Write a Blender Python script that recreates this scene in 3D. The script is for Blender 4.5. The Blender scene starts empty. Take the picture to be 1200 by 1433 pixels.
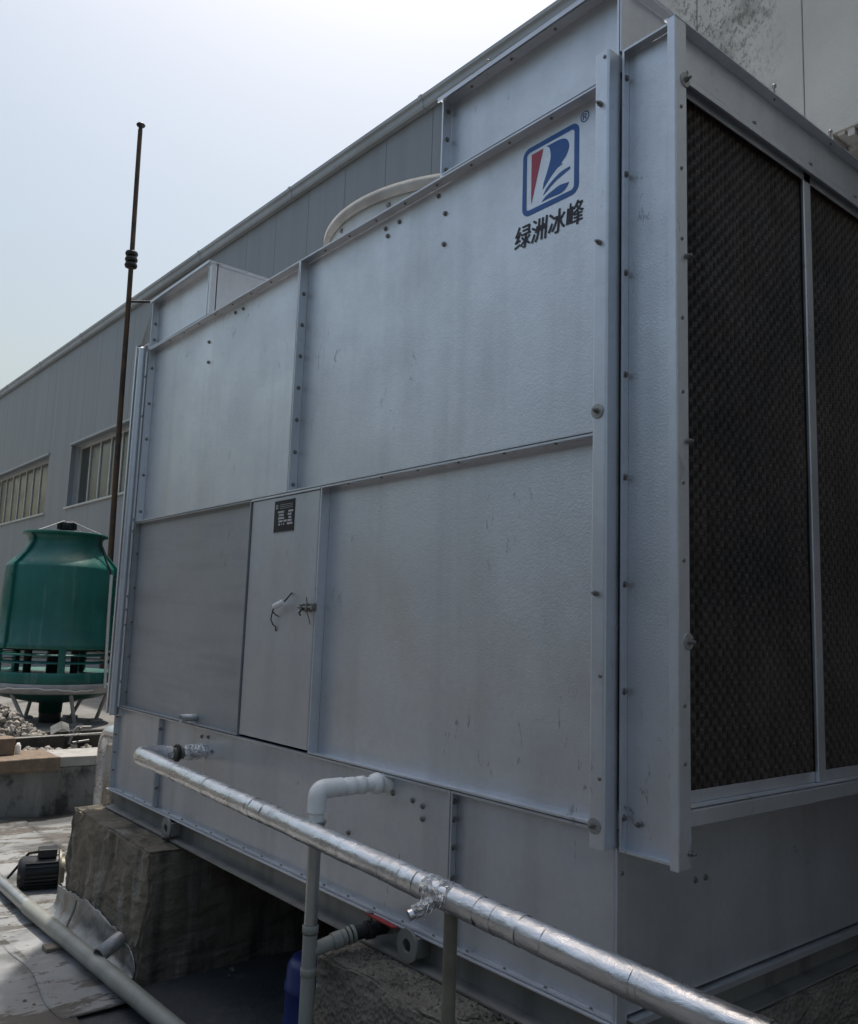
import bpy, bmesh, math, random
from mathutils import Vector, Matrix, noise

random.seed(7)
S = bpy.context.scene
C = S.collection
R = math.radians

# ------------------------------------------------------------------ camera
cam_d = bpy.data.cameras.new('camera')
cam = bpy.data.objects.new('camera', cam_d)
C.objects.link(cam)
cam_d.sensor_fit = 'HORIZONTAL'
cam_d.sensor_width = 36.0
cam_d.lens = 36.0 * 1204.35 / 1200.0
cam_d.clip_start = 0.05
cam_d.clip_end = 2000.0
yaw, pitch, roll = R(50.853), R(7.759), R(1.982)
fw = Vector((-math.sin(yaw) * math.cos(pitch), math.cos(yaw) * math.cos(pitch), math.sin(pitch)))
rt = Vector((math.cos(yaw), math.sin(yaw), 0))
up = rt.cross(fw)
r2 = math.cos(roll) * rt + math.sin(roll) * up
u2 = -math.sin(roll) * rt + math.cos(roll) * up
M = Matrix((( r2.x, u2.x, -fw.x, 1.4658), (r2.y, u2.y, -fw.y, -1.8522), (r2.z, u2.z, -fw.z, 0.9652), (0, 0, 0, 1)))
cam.matrix_world = M
S.camera = cam

# ------------------------------------------------------------------ sky, sun, exposure
SUN_ELEV = R(70)
SUN_AZ = Vector((-0.79, 0.62))          # horizontal direction towards the sun (behind the shed, left)
W = bpy.data.worlds.new('World'); S.world = W; W.use_nodes = True
nt = W.node_tree
for n in list(nt.nodes): nt.nodes.remove(n)
sky = nt.nodes.new('ShaderNodeTexSky'); sky.sky_type = 'NISHITA'; sky.sun_disc = False
sky.sun_elevation = SUN_ELEV
sky.sun_rotation = math.atan2(SUN_AZ.x, SUN_AZ.y)
sky.altitude = 0; sky.air_density = 1.8; sky.dust_density = 5.2; sky.ozone_density = 0.6
bg = nt.nodes.new('ShaderNodeBackground'); bg.inputs[1].default_value = 0.078
out = nt.nodes.new('ShaderNodeOutputWorld')
nt.links.new(sky.outputs[0], bg.inputs[0]); nt.links.new(bg.outputs[0], out.inputs[0])

sd = bpy.data.lights.new('sun', 'SUN'); sun = bpy.data.objects.new('sun', sd); C.objects.link(sun)
sd.energy = 2.1; sd.angle = R(1.5); sd.color = (1.0, 0.95, 0.88)
sdir = Vector((SUN_AZ.x * math.cos(SUN_ELEV), SUN_AZ.y * math.cos(SUN_ELEV), math.sin(SUN_ELEV)))
sun.rotation_euler = sdir.to_track_quat('Z', 'Y').to_euler()
sun.location = (-20, 16, 30)

S.view_settings.view_transform = 'Standard'
S.view_settings.look = 'None'
S.view_settings.exposure = 0.76
S.view_settings.gamma = 1.0
S.view_settings.use_curve_mapping = False
S.render.resolution_x = 858; S.render.resolution_y = 1024

# ------------------------------------------------------------------ materials
MATS = {}
class NB:
    """small node builder"""
    def __init__(s, name):
        s.m = bpy.data.materials.new(name); s.m.use_nodes = True
        s.t = s.m.node_tree; s.b = s.t.nodes['Principled BSDF']
        s.co = s.t.nodes.new('ShaderNodeTexCoord')
        MATS[name] = s.m
    def n(s, typ, **kw):
        x = s.t.nodes.new(typ)
        for k, v in kw.items(): setattr(x, k, v)
        return x
    def l(s, a, b): s.t.links.new(a, b)
    def mapping(s, scale=(1, 1, 1), rot=(0, 0, 0), loc=(0, 0, 0)):
        mp = s.n('ShaderNodeMapping'); mp.inputs['Scale'].default_value = scale
        mp.inputs['Rotation'].default_value = rot; mp.inputs['Location'].default_value = loc
        s.l(s.co.outputs['Object'], mp.inputs['Vector']); return mp.outputs[0]
    def noise(s, scale, detail=4, rough=0.55, vec=None, dist=0.0):
        x = s.n('ShaderNodeTexNoise'); x.inputs['Scale'].default_value = scale
        x.inputs['Detail'].default_value = detail; x.inputs['Roughness'].default_value = rough
        x.inputs['Distortion'].default_value = dist
        s.l(vec if vec is not None else s.co.outputs['Object'], x.inputs['Vector']); return x.outputs['Fac']
    def voro(s, scale, vec=None, feature='F1', out='Distance'):
        x = s.n('ShaderNodeTexVoronoi'); x.feature = feature; x.inputs['Scale'].default_value = scale
        s.l(vec if vec is not None else s.co.outputs['Object'], x.inputs['Vector']); return x.outputs[out]
    def rng(s, fac, a, b, c=0.0, d=1.0):
        x = s.n('ShaderNodeMapRange'); x.inputs[1].default_value = a; x.inputs[2].default_value = b
        x.inputs[3].default_value = c; x.inputs[4].default_value = d
        s.l(fac, x.inputs[0]); return x.outputs[0]
    def mix(s, fac, a, b, mode='MIX'):
        x = s.n('ShaderNodeMix'); x.data_type = 'RGBA'; x.blend_type = mode
        if isinstance(fac, float): x.inputs[0].default_value = fac
        else: s.l(fac, x.inputs[0])
        for i, v in ((6, a), (7, b)):
            if isinstance(v, tuple): x.inputs[i].default_value = (*v, 1) if len(v) == 3 else v
            else: s.l(v, x.inputs[i])
        return x.outputs[2]
    def math(s, op, a, b=None):
        x = s.n('ShaderNodeMath'); x.operation = op
        for i, v in ((0, a), (1, b)):
            if v is None: continue
            if isinstance(v, (int, float)): x.inputs[i].default_value = v
            else: s.l(v, x.inputs[i])
        return x.outputs[0]
    def bump(s, h, strength=0.2, dist=0.01):
        x = s.n('ShaderNodeBump'); x.inputs['Strength'].default_value = strength; x.inputs['Distance'].default_value = dist
        s.l(h, x.inputs['Height']); s.l(x.outputs[0], s.b.inputs['Normal']); return x
    def set(s, col=None, rough=None, metal=None, spec=None):
        for k, v in (('Base Color', col), ('Roughness', rough), ('Metallic', metal), ('Specular IOR Level', spec)):
            if v is None: continue
            if isinstance(v, tuple): s.b.inputs[k].default_value = (*v, 1)
            elif isinstance(v, (int, float)): s.b.inputs[k].default_value = v
            else: s.l(v, s.b.inputs[k])
        return s.m

def galv(name, base, rough=0.45, metal=0.75, grime=0.35, scuff=0.5, grain=0.25):
    k = NB(name)
    dark = tuple(c * 0.92 for c in base); lite = tuple(min(1, c * 1.08) for c in base)
    oi = k.n('ShaderNodeObjectInfo')
    v1 = k.noise(1.3, 5, 0.6)
    c = k.mix(k.rng(v1, 0.3, 0.7), dark, lite)
    c = k.mix(k.rng(k.noise(420, 2, 0.5), 0.3, 0.7, 0.0, 0.35), c, tuple(x * 0.82 for x in base))
    sp = k.voro(48, out='Color')                       # zinc spangle
    spv = k.n('ShaderNodeSeparateColor'); k.l(sp, spv.inputs[0])
    c = k.mix(k.rng(spv.outputs[0], 0, 1, 0.0, 0.16), c, tuple(c_ * 0.72 for c_ in base))
    st = k.noise(6, 4, 0.6, k.mapping((0.12, 1.0, 1.6) if name == 'plastic_panel' else (1.0, 1.0, 0.06)))   # vertical run-off streaks
    c = k.mix(k.rng(st, 0.50, 0.70, 0, grime), c, (base[0] * 0.48, base[1] * 0.47, base[2] * 0.45))
    # short dark scuff marks
    sc = k.noise(14, 6, 0.7, k.mapping((1.6, 1.0, 0.55), (0, R(28), 0)), 1.2)
    gate = k.noise(2.1, 2, 0.5, k.mapping((1, 1, 1), loc=(3.1, 0.4, 7.7)))
    m = k.math('MULTIPLY', k.rng(sc, 0.61, 0.66), k.rng(gate, 0.53, 0.60))
    c = k.mix(k.math('MULTIPLY', m, scuff), c, (0.10, 0.10, 0.10))
    r = k.rng(k.noise(3.5, 6, 0.65), 0.3, 0.7, rough - 0.07, rough + 0.11)
    g = k.noise(170, 3, 0.6)
    big = k.noise(1.6, 2, 0.5)
    h = k.math('ADD', k.math('MULTIPLY', g, grain), k.math('MULTIPLY', big, 1.6))
    k.bump(h, 0.22, 0.006)
    return k.set(c, r, metal)

galv('galv_panel', (0.72, 0.745, 0.785), 0.44, 0.91, 0.20, 0.5, 0.9)
galv('galv_basin', (0.62, 0.645, 0.68), metal=0.8, rough=0.47, grime=0.25)
galv('galv_frame', (0.69, 0.72, 0.765), metal=0.88, rough=0.45, grime=0.15, scuff=0.3)
galv('washer_zinc', (0.42, 0.42, 0.41), rough=0.5, metal=0.8, grime=0.4)
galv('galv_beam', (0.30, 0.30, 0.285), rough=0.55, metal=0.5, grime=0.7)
galv('plastic_panel', (0.44, 0.455, 0.475), rough=0.5, metal=0.6, grime=0.28, scuff=0.5)
galv('galv_door', (0.58, 0.605, 0.645), rough=0.48, metal=0.85, grime=0.12, scuff=0.6)
galv('bolt_steel', (0.30, 0.29, 0.27), rough=0.45, metal=0.8, grime=0.5)

def simple(name, col, rough=0.5, metal=0.0, var=0.25, scale=4.0, bump=0.1, bscale=60, streak=0.0, spec=0.5):
    k = NB(name)
    c = k.mix(k.rng(k.noise(scale, 6, 0.6), 0.3, 0.7), tuple(x * (1 - var) for x in col), tuple(min(1, x * (1 + var)) for x in col))
    if streak:
        st = k.noise(5, 4, 0.6, k.mapping((1, 1, 0.07)))
        c = k.mix(k.rng(st, 0.5, 0.75, 0, streak), c, tuple(x * 0.45 for x in col))
    r = k.rng(k.noise(scale * 2.3, 5, 0.6), 0.3, 0.7, max(0.02, rough - 0.1), min(1, rough + 0.1))
    if bump: k.bump(k.noise(bscale, 5, 0.6), bump, 0.01)
    return k.set(c, r, metal, spec)

simple('paint_blue', (0.035, 0.14, 0.43), 0.45, var=0.08, bump=0)
simple('paint_red', (0.52, 0.07, 0.115), 0.45, var=0.08, bump=0)
simple('paint_ink', (0.022, 0.022, 0.03), 0.5, var=0.1, bump=0)
simple('plate_black', (0.010, 0.010, 0.011), 0.6, var=0.1, bump=0)
simple('plate_print', (0.55, 0.55, 0.55), 0.4, var=0.1, bump=0)
simple('fill_media', (0.044, 0.031, 0.023), 0.55, var=0.55, scale=2.2, bump=0.2, bscale=90)
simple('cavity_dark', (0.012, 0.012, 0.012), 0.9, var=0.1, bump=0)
simple('pvc_white', (0.90, 0.90, 0.87), 0.32, var=0.08, scale=9, bump=0.04, streak=0.25)
simple('pvc_grey', (0.27, 0.28, 0.25), 0.45, var=0.18, scale=5, bump=0.05, streak=0.4)
simple('pipe_steel', (0.42, 0.43, 0.42), 0.38, 0.8, var=0.2, scale=6, bump=0.08, streak=0.3)
simple('post_steel', (0.20, 0.19, 0.15), 0.55, 0.4, var=0.3, scale=8, bump=0.1, streak=0.4)
simple('black_iron', (0.022, 0.022, 0.022), 0.5, 0.3, var=0.3, bump=0.1)
simple('motor_paint', (0.022, 0.025, 0.028), 0.45, 0.2, var=0.4, scale=12, bump=0.1)
simple('handle_red', (0.30, 0.02, 0.02), 0.5, var=0.15, bump=0)
simple('drum_blue', (0.022, 0.035, 0.16), 0.4, var=0.2, bump=0.03, streak=0.3)
simple('handle_white', (0.88, 0.88, 0.86), 0.4, var=0.05, bump=0)
simple('wire_dark', (0.05, 0.045, 0.04), 0.5, 0.5, var=0.2, bump=0)

simple('tower_green_dark', (0.004, 0.06, 0.045), 0.5, var=0.2, bump=0.03)
simple('tower_grey', (0.33, 0.33, 0.33), 0.6, var=0.2, scale=6, bump=0.15, streak=0.3)
simple('shed_trim', (0.40, 0.43, 0.46), 0.5, 0.1, var=0.12, scale=1, bump=0.02, streak=0.2)
simple('window_bar', (0.55, 0.56, 0.56), 0.45, 0.1, var=0.08, bump=0)
simple('wood_old', (0.16, 0.14, 0.11), 0.8, var=0.4, scale=9, bump=0.4, bscale=40)
simple('wood_dark', (0.035, 0.033, 0.03), 0.8, var=0.4, scale=9, bump=0.4, bscale=40)
simple('brick_clay', (0.20, 0.15, 0.11), 0.85, var=0.3, scale=14, bump=0.5, bscale=50)
simple('dark_brick', (0.030, 0.033, 0.038), 0.85, var=0.3, scale=5, bump=0.3, bscale=20)
simple('stack_white', (0.84, 0.86, 0.86), 0.4, 0.0, var=0.15, scale=5, bump=0.05)
simple('coping_pale', (0.38, 0.37, 0.35), 0.8, var=0.2, scale=8, bump=0.3, streak=0.2)
simple('scrap_metal', (0.22, 0.22, 0.215), 0.45, 0.6, var=0.3, scale=6, bump=0.2)
simple('cable_white', (0.6, 0.6, 0.57), 0.5, var=0.1, bump=0)
simple('raised_floor', (0.21, 0.205, 0.19), 0.85, var=0.3, scale=1.5, bump=0.3, bscale=30)

def make_misc():
    # glass of the shed windows: dull, dusty, greenish
    k = NB('dusty_glass')
    oi = k.n('ShaderNodeObjectInfo')
    a = k.mix(oi.outputs['Random'], (0.030, 0.036, 0.032), (0.050, 0.057, 0.052))
    c = k.mix(k.rng(k.noise(1.2, 4), 0.35, 0.7), a, (0.065, 0.072, 0.068))
    k.set(c, k.rng(k.noise(2, 3), 0.3, 0.7, 0.12, 0.3), 0.0)
    # corrugated sandwich panel paint
    k = NB('shed_panel')
    oi = k.n('ShaderNodeObjectInfo')
    base = k.mix(oi.outputs['Random'], (0.262, 0.285, 0.315), (0.275, 0.30, 0.33))
    st = k.noise(3.0, 5, 0.6, k.mapping((1.2, 1.2, 0.05)))
    c = k.mix(k.rng(st, 0.42, 0.7, 0, 0.45), base, (0.20, 0.21, 0.22))
    w = k.n('ShaderNodeTexWave'); w.wave_type = 'BANDS'; w.bands_direction = 'X'; w.inputs['Scale'].default_value = 5.0
    k.l(k.co.outputs['Object'], w.inputs['Vector'])
    k.bump(w.outputs['Fac'], 0.05, 0.01)
    k.set(c, 0.5, 0.15)
    # aluminium foil wrap
    k = NB('foil')
    tone = k.mix(k.rng(k.noise(5, 5, 0.6), 0.3, 0.7), (0.62, 0.62, 0.62), (0.84, 0.84, 0.85))
    cr = k.noise(26, 7, 0.75, k.mapping((0.35, 1, 1)), 1.5)
    tone = k.mix(k.rng(cr, 0.66, 0.74, 0, 0.7), tone, (0.16, 0.15, 0.14))
    h = k.math('ADD', k.noise(38, 6, 0.7, k.mapping((0.45, 1, 1)), 0.8), k.math('MULTIPLY', k.voro(22, k.mapping((0.5, 1, 1)), 'DISTANCE_TO_EDGE'), 0.8))
    fine = k.noise(120, 4, 0.7, k.mapping((1.0, 0.12, 0.12)))
    k.bump(k.math('ADD', h, k.math('MULTIPLY', fine, 0.35)), 0.26, 0.010)
    k.set(tone, k.rng(k.noise(12, 4), 0.3, 0.7, 0.20, 0.38), 0.93)
    # crumpled foil tape
    k = NB('foil_crumpled')
    v = k.voro(85, None, 'F1')
    tone = k.mix(k.rng(k.noise(30, 5, 0.7), 0.35, 0.55), (0.35, 0.35, 0.35), (0.92, 0.92, 0.93))
    k.bump(k.math('ADD', v, k.noise(60, 6, 0.75, None, 2.0)), 0.8, 0.012)
    k.set(tone, 0.25, 0.9)
    k = NB('tower_green')
    c = k.mix(k.rng(k.noise(1.6, 6, 0.65), 0.3, 0.7), (0.005, 0.095, 0.078), (0.012, 0.155, 0.128))
    st = k.noise(5, 5, 0.6, k.mapping((1, 1, 0.08)))
    c = k.mix(k.rng(st, 0.52, 0.72, 0, 0.5), c, (0.006, 0.075, 0.062))
    st2 = k.noise(8, 5, 0.65, k.mapping((1, 1, 0.09), loc=(3, 5, 1)))
    c = k.mix(k.rng(st2, 0.58, 0.70, 0, 0.30), c, (0.22, 0.30, 0.27))
    k.bump(k.noise(3.5, 4, 0.6), 0.25, 0.03)
    k.set(c, k.rng(k.noise(4, 5, 0.6), 0.3, 0.7, 0.32, 0.6))
    # rusty pole
    k = NB('rust_pole')
    c = k.mix(k.rng(k.noise(2.2, 6, 0.65), 0.42, 0.62), (0.045, 0.035, 0.03), (0.11, 0.062, 0.03))
    k.bump(k.noise(40, 4), 0.2, 0.01)
    k.set(c, 0.75, 0.2)
    # stained plinth concrete
    k = NB('plinth_concrete')
    c = k.mix(k.rng(k.noise(3.5, 7, 0.65), 0.3, 0.7), (0.11, 0.094, 0.068), (0.30, 0.265, 0.205))
    st = k.noise(9, 4, 0.55, k.mapping((1.0, 1.0, 0.10)))
    c = k.mix(k.rng(st, 0.55, 0.66, 0, 0.6), c, (0.40, 0.385, 0.35))
    st2 = k.noise(7, 4, 0.55, k.mapping((1.0, 1.0, 0.12), loc=(4, 2, 1)))
    c = k.mix(k.rng(st2, 0.51, 0.64, 0, 0.75), c, (0.045, 0.042, 0.036))
    k.bump(k.math('ADD', k.noise(34, 9, 0.75), k.math('MULTIPLY', k.noise(9, 6, 0.65), 1.2)), 0.9, 0.03)
    k.set(c, 0.9)
    # gravelly plinth top
    k = NB('gravel_concrete')
    c = k.mix(k.rng(k.noise(5, 6, 0.65), 0.3, 0.7), (0.11, 0.10, 0.082), (0.25, 0.23, 0.19))
    c = k.mix(k.rng(k.voro(75), 0.0, 0.35, 0.5, 0.0), c, (0.30, 0.29, 0.27))
    k.bump(k.math('ADD', k.voro(60), k.noise(25, 6, 0.7)), 0.7, 0.02)
    k.set(c, 0.92)
    # parapet wall: patched render with moss-dark stains
    k = NB('parapet_render')
    c = k.mix(k.rng(k.noise(1.8, 6, 0.6), 0.3, 0.7), (0.13, 0.135, 0.125), (0.24, 0.245, 0.235))
    c = k.mix(k.rng(k.noise(2.6, 6, 0.7, k.mapping((1, 1, 0.7), loc=(0, 1.3, 2))), 0.50, 0.60, 0, 0.85), c, (0.03, 0.032, 0.028))
    st = k.noise(7, 4, 0.55, k.mapping((1.0, 1.0, 0.15)))
    c = k.mix(k.rng(st, 0.62, 0.74, 0, 0.4), c, (0.40, 0.40, 0.37))
    k.bump(k.noise(22, 7, 0.65), 0.4, 0.02)
    k.set(c, 0.88)
    # tall concrete wall
    k = NB('cast_concrete')
    c = k.mix(k.rng(k.noise(0.8, 7, 0.62), 0.3, 0.7), (0.54, 0.53, 0.50), (0.70, 0.69, 0.66))
    st = k.noise(4, 5, 0.6, k.mapping((1.0, 1.0, 0.12)))
    c = k.mix(k.rng(st, 0.55, 0.75, 0, 0.35), c, (0.74, 0.735, 0.71))
    pit = k.noise(42, 6, 0.75, k.mapping((1, 1, 0.6)))
    gate = k.noise(0.9, 3, 0.5, k.mapping((1, 1, 0.4), loc=(0.4, 0, 0)))
    pm = k.math('MULTIPLY', k.rng(pit, 0.53, 0.58), k.rng(gate, 0.47, 0.55))
    c = k.mix(k.math('MULTIPLY', pm, 0.6), c, (0.11, 0.115, 0.10))
    moss = k.noise(1.4, 6, 0.7, k.mapping((1, 1, 0.8), loc=(2.2, 0, 0.9)))
    c = k.mix(k.rng(moss, 0.55, 0.66, 0, 0.6), c, (0.11, 0.125, 0.10))
    k.bump(k.math('SUBTRACT', k.noise(30, 7, 0.65), k.math('MULTIPLY', pm, 0.8)), 0.5, 0.015)
    k.set(c, 0.88)
    # roof membrane: silver coat, peeled and dirty
    k = NB('roof_membrane')
    mp = k.mapping((1.0, 0.45, 1.0), (0, 0, R(8)))
    c = k.mix(k.rng(k.noise(1.1, 7, 0.65, mp), 0.3, 0.7), (0.17, 0.18, 0.185), (0.38, 0.39, 0.39))
    peel = k.noise(3.4, 9, 0.72, k.mapping((1.0, 0.38, 1.0), (0, 0, R(10)), (2.3, 1.1, 0)), 0.4)
    c = k.mix(k.rng(peel, 0.505, 0.535, 0, 0.9), c, (0.078, 0.068, 0.054))
    tiny = k.noise(17, 6, 0.7, k.mapping((1.0, 0.5, 1.0)))
    c = k.mix(k.rng(tiny, 0.59, 0.62, 0, 0.8), c, (0.05, 0.045, 0.04))
    c = k.mix(k.rng(k.noise(0.7, 4, 0.6, k.mapping(loc=(5, 2, 0))), 0.45, 0.65, 0, 0.5), c, (0.135, 0.128, 0.112))
    h = k.math('ADD', k.noise(2.5, 3, 0.5, mp), k.math('MULTIPLY', k.rng(peel, 0.55, 0.60), -0.35))
    k.bump(k.math('ADD', h, k.math('MULTIPLY', k.noise(45, 5, 0.6), 0.12)), 0.45, 0.03)
    wet = k.noise(1.5, 6, 0.65, k.mapping((1.0, 0.5, 1.0), loc=(1.7, 3.3, 0)))
    c = k.mix(k.rng(wet, 0.50, 0.58, 0, 0.55), c, (0.085, 0.085, 0.082))
    k.set(c, k.rng(wet, 0.48, 0.60, 0.72, 0.28), 0.0)
    k = NB('bitumen_roof')
    c = k.mix(k.rng(k.noise(0.9, 8, 0.65), 0.3, 0.7), (0.034, 0.036, 0.040), (0.076, 0.080, 0.086))
    c = k.mix(k.rng(k.noise(6, 7, 0.7), 0.55, 0.7, 0, 0.6), c, (0.115, 0.115, 0.115))
    k.bump(k.noise(18, 7, 0.65), 0.5, 0.02); k.set(c, 0.9)
    # bright membrane flashing
    k = NB('flashing_silver')
    c = k.mix(k.rng(k.noise(5, 6, 0.65), 0.3, 0.7), (0.26, 0.26, 0.255), (0.45, 0.45, 0.44))
    c = k.mix(k.rng(k.noise(8, 7, 0.7), 0.52, 0.60, 0, 0.7), c, (0.26, 0.21, 0.15))
    k.bump(k.noise(14, 5, 0.6), 0.3, 0.02)
    k.set(c, 0.45, 0.5)
    k = NB('rubble_stone')
    oi = k.n('ShaderNodeObjectInfo')
    c = k.mix(k.rng(k.noise(9, 6, 0.7), 0.38, 0.62), (0.13, 0.12, 0.105), (0.50, 0.47, 0.42))
    k.bump(k.noise(30, 6, 0.7), 0.6, 0.02); k.set(c, 0.9)
make_misc()
MT = MATS

# ------------------------------------------------------------------ mesh helpers
class MB:
    def __init__(s): s.v = []; s.f = []; s.sm = []
    def add(s, vs, fs, smooth=False):
        o = len(s.v); s.v += [tuple(v) for v in vs]
        s.f += [tuple(i + o for i in f) for f in fs]; s.sm += [smooth] * len(fs)
        return s
    def box(s, x0, x1, y0, y1, z0, z1):
        v = [(x, y, z) for z in (z0, z1) for y in (y0, y1) for x in (x0, x1)]
        return s.add(v, [(0, 2, 3, 1), (4, 5, 7, 6), (0, 1, 5, 4), (2, 6, 7, 3), (0, 4, 6, 2), (1, 3, 7, 5)])
    def prism(s, poly, fn, a, b):
        """poly: list of 2D points; fn(u, v, w) -> 3D; extruded from w=a to w=b"""
        n = len(poly)
        vs = [fn(u, v, a) for u, v in poly] + [fn(u, v, b) for u, v in poly]
        fs = [tuple(range(n - 1, -1, -1)), tuple(range(n, 2 * n))] + [(i, (i + 1) % n, n + (i + 1) % n, n + i) for i in range(n)]
        return s.add(vs, fs)
    def sweep(s, path, rad, n=20, cap=True, smooth=True, rf=None, upv=(0, 0, 1)):
        pts = [Vector(p) for p in path]; rings = []
        uv = Vector(upv); prev = None
        for i, p in enumerate(pts):
            d = (pts[min(i + 1, len(pts) - 1)] - pts[max(i - 1, 0)]).normalized()
            if prev is None:
                a = d.cross(uv)
                if a.length < 1e-3: a = d.cross(Vector((1, 0, 0)))
            else:
                a = prev - d * prev.dot(d)
            a.normalize(); prev = a; b = a.cross(d)
            r = rad[i] if isinstance(rad, (list, tuple)) else rad
            rings.append([p + (a * math.cos(t) + b * math.sin(t)) * (r * (rf(i, t) if rf else 1)) for t in [2 * math.pi * j / n for j in range(n)]])
        vs = [v for rg in rings for v in rg]; fs = []
        for i in range(len(rings) - 1):
            for j in range(n):
                fs.append((i * n + j, i * n + (j + 1) % n, (i + 1) * n + (j + 1) % n, (i + 1) * n + j))
        s.add(vs, fs, smooth)
        if cap:
            s.add(rings[0], [tuple(range(n - 1, -1, -1))]); s.add(rings[-1], [tuple(range(n))])
        return s
    def tube(s, p0, p1, r, n=16): return s.sweep([p0, p1], r, n)
    def lathe(s, prof, c, n=48, axis='Z', smooth=True, a0=0, a1=2 * math.pi):
        full = abs(a1 - a0 - 2 * math.pi) < 1e-6
        m = n if full else n + 1; vs = []
        for r, h in prof:
            for j in range(m):
                t = a0 + (a1 - a0) * j / n
                q = (r * math.cos(t), r * math.sin(t), h)
                if axis == 'X': q = (h, q[0], q[1])
                if axis == 'Y': q = (q[0], h, q[1])
                vs.append((c[0] + q[0], c[1] + q[1], c[2] + q[2]))
        fs = []
        for i in range(len(prof) - 1):
            for j in range(n):
                k = (j + 1) % m
                fs.append((i * m + j, i * m + k, (i + 1) * m + k, (i + 1) * m + j))
        return s.add(vs, fs, smooth)
    def build(s, name, mat, parent=None, bevel=0.0, seg=2, fix=True):
        me = bpy.data.meshes.new(name)
        o = base_of(parent) if parent else Vector((0, 0, 0))
        me.from_pydata([(v[0] - o.x, v[1] - o.y, v[2] - o.z) for v in s.v], [], s.f)
        me.polygons.foreach_set('use_smooth', s.sm)
        if fix:
            bm = bmesh.new(); bm.from_mesh(me); bmesh.ops.recalc_face_normals(bm, faces=bm.faces[:]); bm.to_mesh(me); bm.free()
        me.materials.append(MT[mat]); me.update()
        ob = bpy.data.objects.new(name, me); C.objects.link(ob)
        if parent: ob.parent = parent
        if bevel:
            md = ob.modifiers.new('bevel', 'BEVEL'); md.width = bevel; md.segments = seg; md.limit_method = 'ANGLE'; md.angle_limit = R(40)
        return ob

BASE = {}
def base_of(o):
    while o.parent: o = o.parent
    return BASE.get(o.name, Vector((0, 0, 0)))
def thing(name, loc, label, cat, group=None, rotz=0.0):
    o = bpy.data.objects.new(name, None); C.objects.link(o)
    o.location = loc; o.rotation_euler = (0, 0, rotz); o.empty_display_size = 0.2
    BASE[o.name] = Vector(loc) if not rotz else Vector((0, 0, 0))
    tag(o, label, cat, group); return o
def tag(o, label, cat, group=None):
    o['label'] = label; o['category'] = cat
    if group: o['group'] = group
    return o
def struct(o): o['kind'] = 'structure'; return o
def rough_up(ob, amp, freq, cuts=0, keep=None):
    """subdivide evenly and push vertices along fractal noise"""
    me = ob.data; bm = bmesh.new(); bm.from_mesh(me)
    if cuts: bmesh.ops.subdivide_edges(bm, edges=bm.edges[:], cuts=cuts, use_grid_fill=True)
    for v in bm.verts:
        p = v.co * freq
        d = Vector((noise.fractal(p, 1, 2, 5), noise.fractal(p + Vector((31, 7, 3)), 1, 2, 5), noise.fractal(p + Vector((5, 53, 11)), 1, 2, 5))) * amp
        if keep and keep(v.co): d *= 0.0
        v.co += d
    bm.to_mesh(me); bm.free(); me.update()
def bez(p0, p1, p2, n=8):
    a, b, c = Vector(p0), Vector(p1), Vector(p2)
    return [(1 - t) ** 2 * a + 2 * t * (1 - t) * b + t * t * c for t in [i / n for i in range(n + 1)]]

# ================================================================== SETTING
GZ = -0.68                      # roof level in front
RZ = -0.25                      # raised roof beyond the parapet
g = MB()
# ground sheet: finer near the unit so it can undulate
xs = [-400, -120, -40, -14] + [-9 + 0.25 * i for i in range(45)] + [6, 30, 120, 400]
ys = [-400, -120, -30, -8] + [-3 + 0.25 * i for i in range(29)] + [8, 30, 120, 400]
vs = []
for y in ys:
    for x in xs:
        dz = 0.012 * noise.noise(Vector((x * 0.8, y * 1.6, 0))) if (-9 < x < 3 and -3 < y < 4) else 0
        vs.append((x, y, GZ + dz))
nx = len(xs)
g.add(vs, [(j * nx + i, j * nx + i + 1, (j + 1) * nx + i + 1, (j + 1) * nx + i) for j in range(len(ys) - 1) for i in range(nx - 1)], True)
struct(g.build('ground', 'bitumen_roof'))
# lapped membrane sheets with curled edges on the ground
for i, (x0, x1, y0, y1, zz) in enumerate([(-6.19, -2.15, -1.9, -0.53, 0.012), (-6.19, -3.74, -0.60, 0.22, 0.018), (-6.19, -3.72, 0.20, 1.30, 0.012), (-3.76, -2.35, -0.57, -0.20, 0.016)]):
    m = MB(); nn = 40; mm = 14; vv = []
    for b in range(mm + 1):
        for a in range(nn + 1):
            x = x0 + (x1 - x0) * a / nn; y = y0 + (y1 - y0) * b / mm
            e = min(b, mm - b, a, nn - a)
            x += 0.03 * noise.noise(Vector((y * 3, a * .3, i))) if e == 0 else 0
            y += 0.04 * noise.noise(Vector((x * 2.2, 3.1, i))) if e == 0 else 0
            vv.append((x, y, GZ + zz + 0.010 * noise.noise(Vector((x * 1.7, y * 3, 4 + i))) + (0.012 * abs(noise.noise(Vector((x * 2, y * 2, 9)))) if e == 0 else 0)))
    m.add(vv, [(b * (nn + 1) + a, b * (nn + 1) + a + 1, (b + 1) * (nn + 1) + a + 1, (b + 1) * (nn + 1) + a) for b in range(mm) for a in range(nn)], True)
    o = m.build('membrane_sheet', 'roof_membrane'); struct(o)
    md = o.modifiers.new('solid', 'SOLIDIFY'); md.thickness = 0.006

# raised roof beyond the parapet
rf = MB().box(-60, -6.55, -12, 30, GZ - 0.5, RZ).build('raised_roof', 'raised_floor'); struct(rf)

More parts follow.
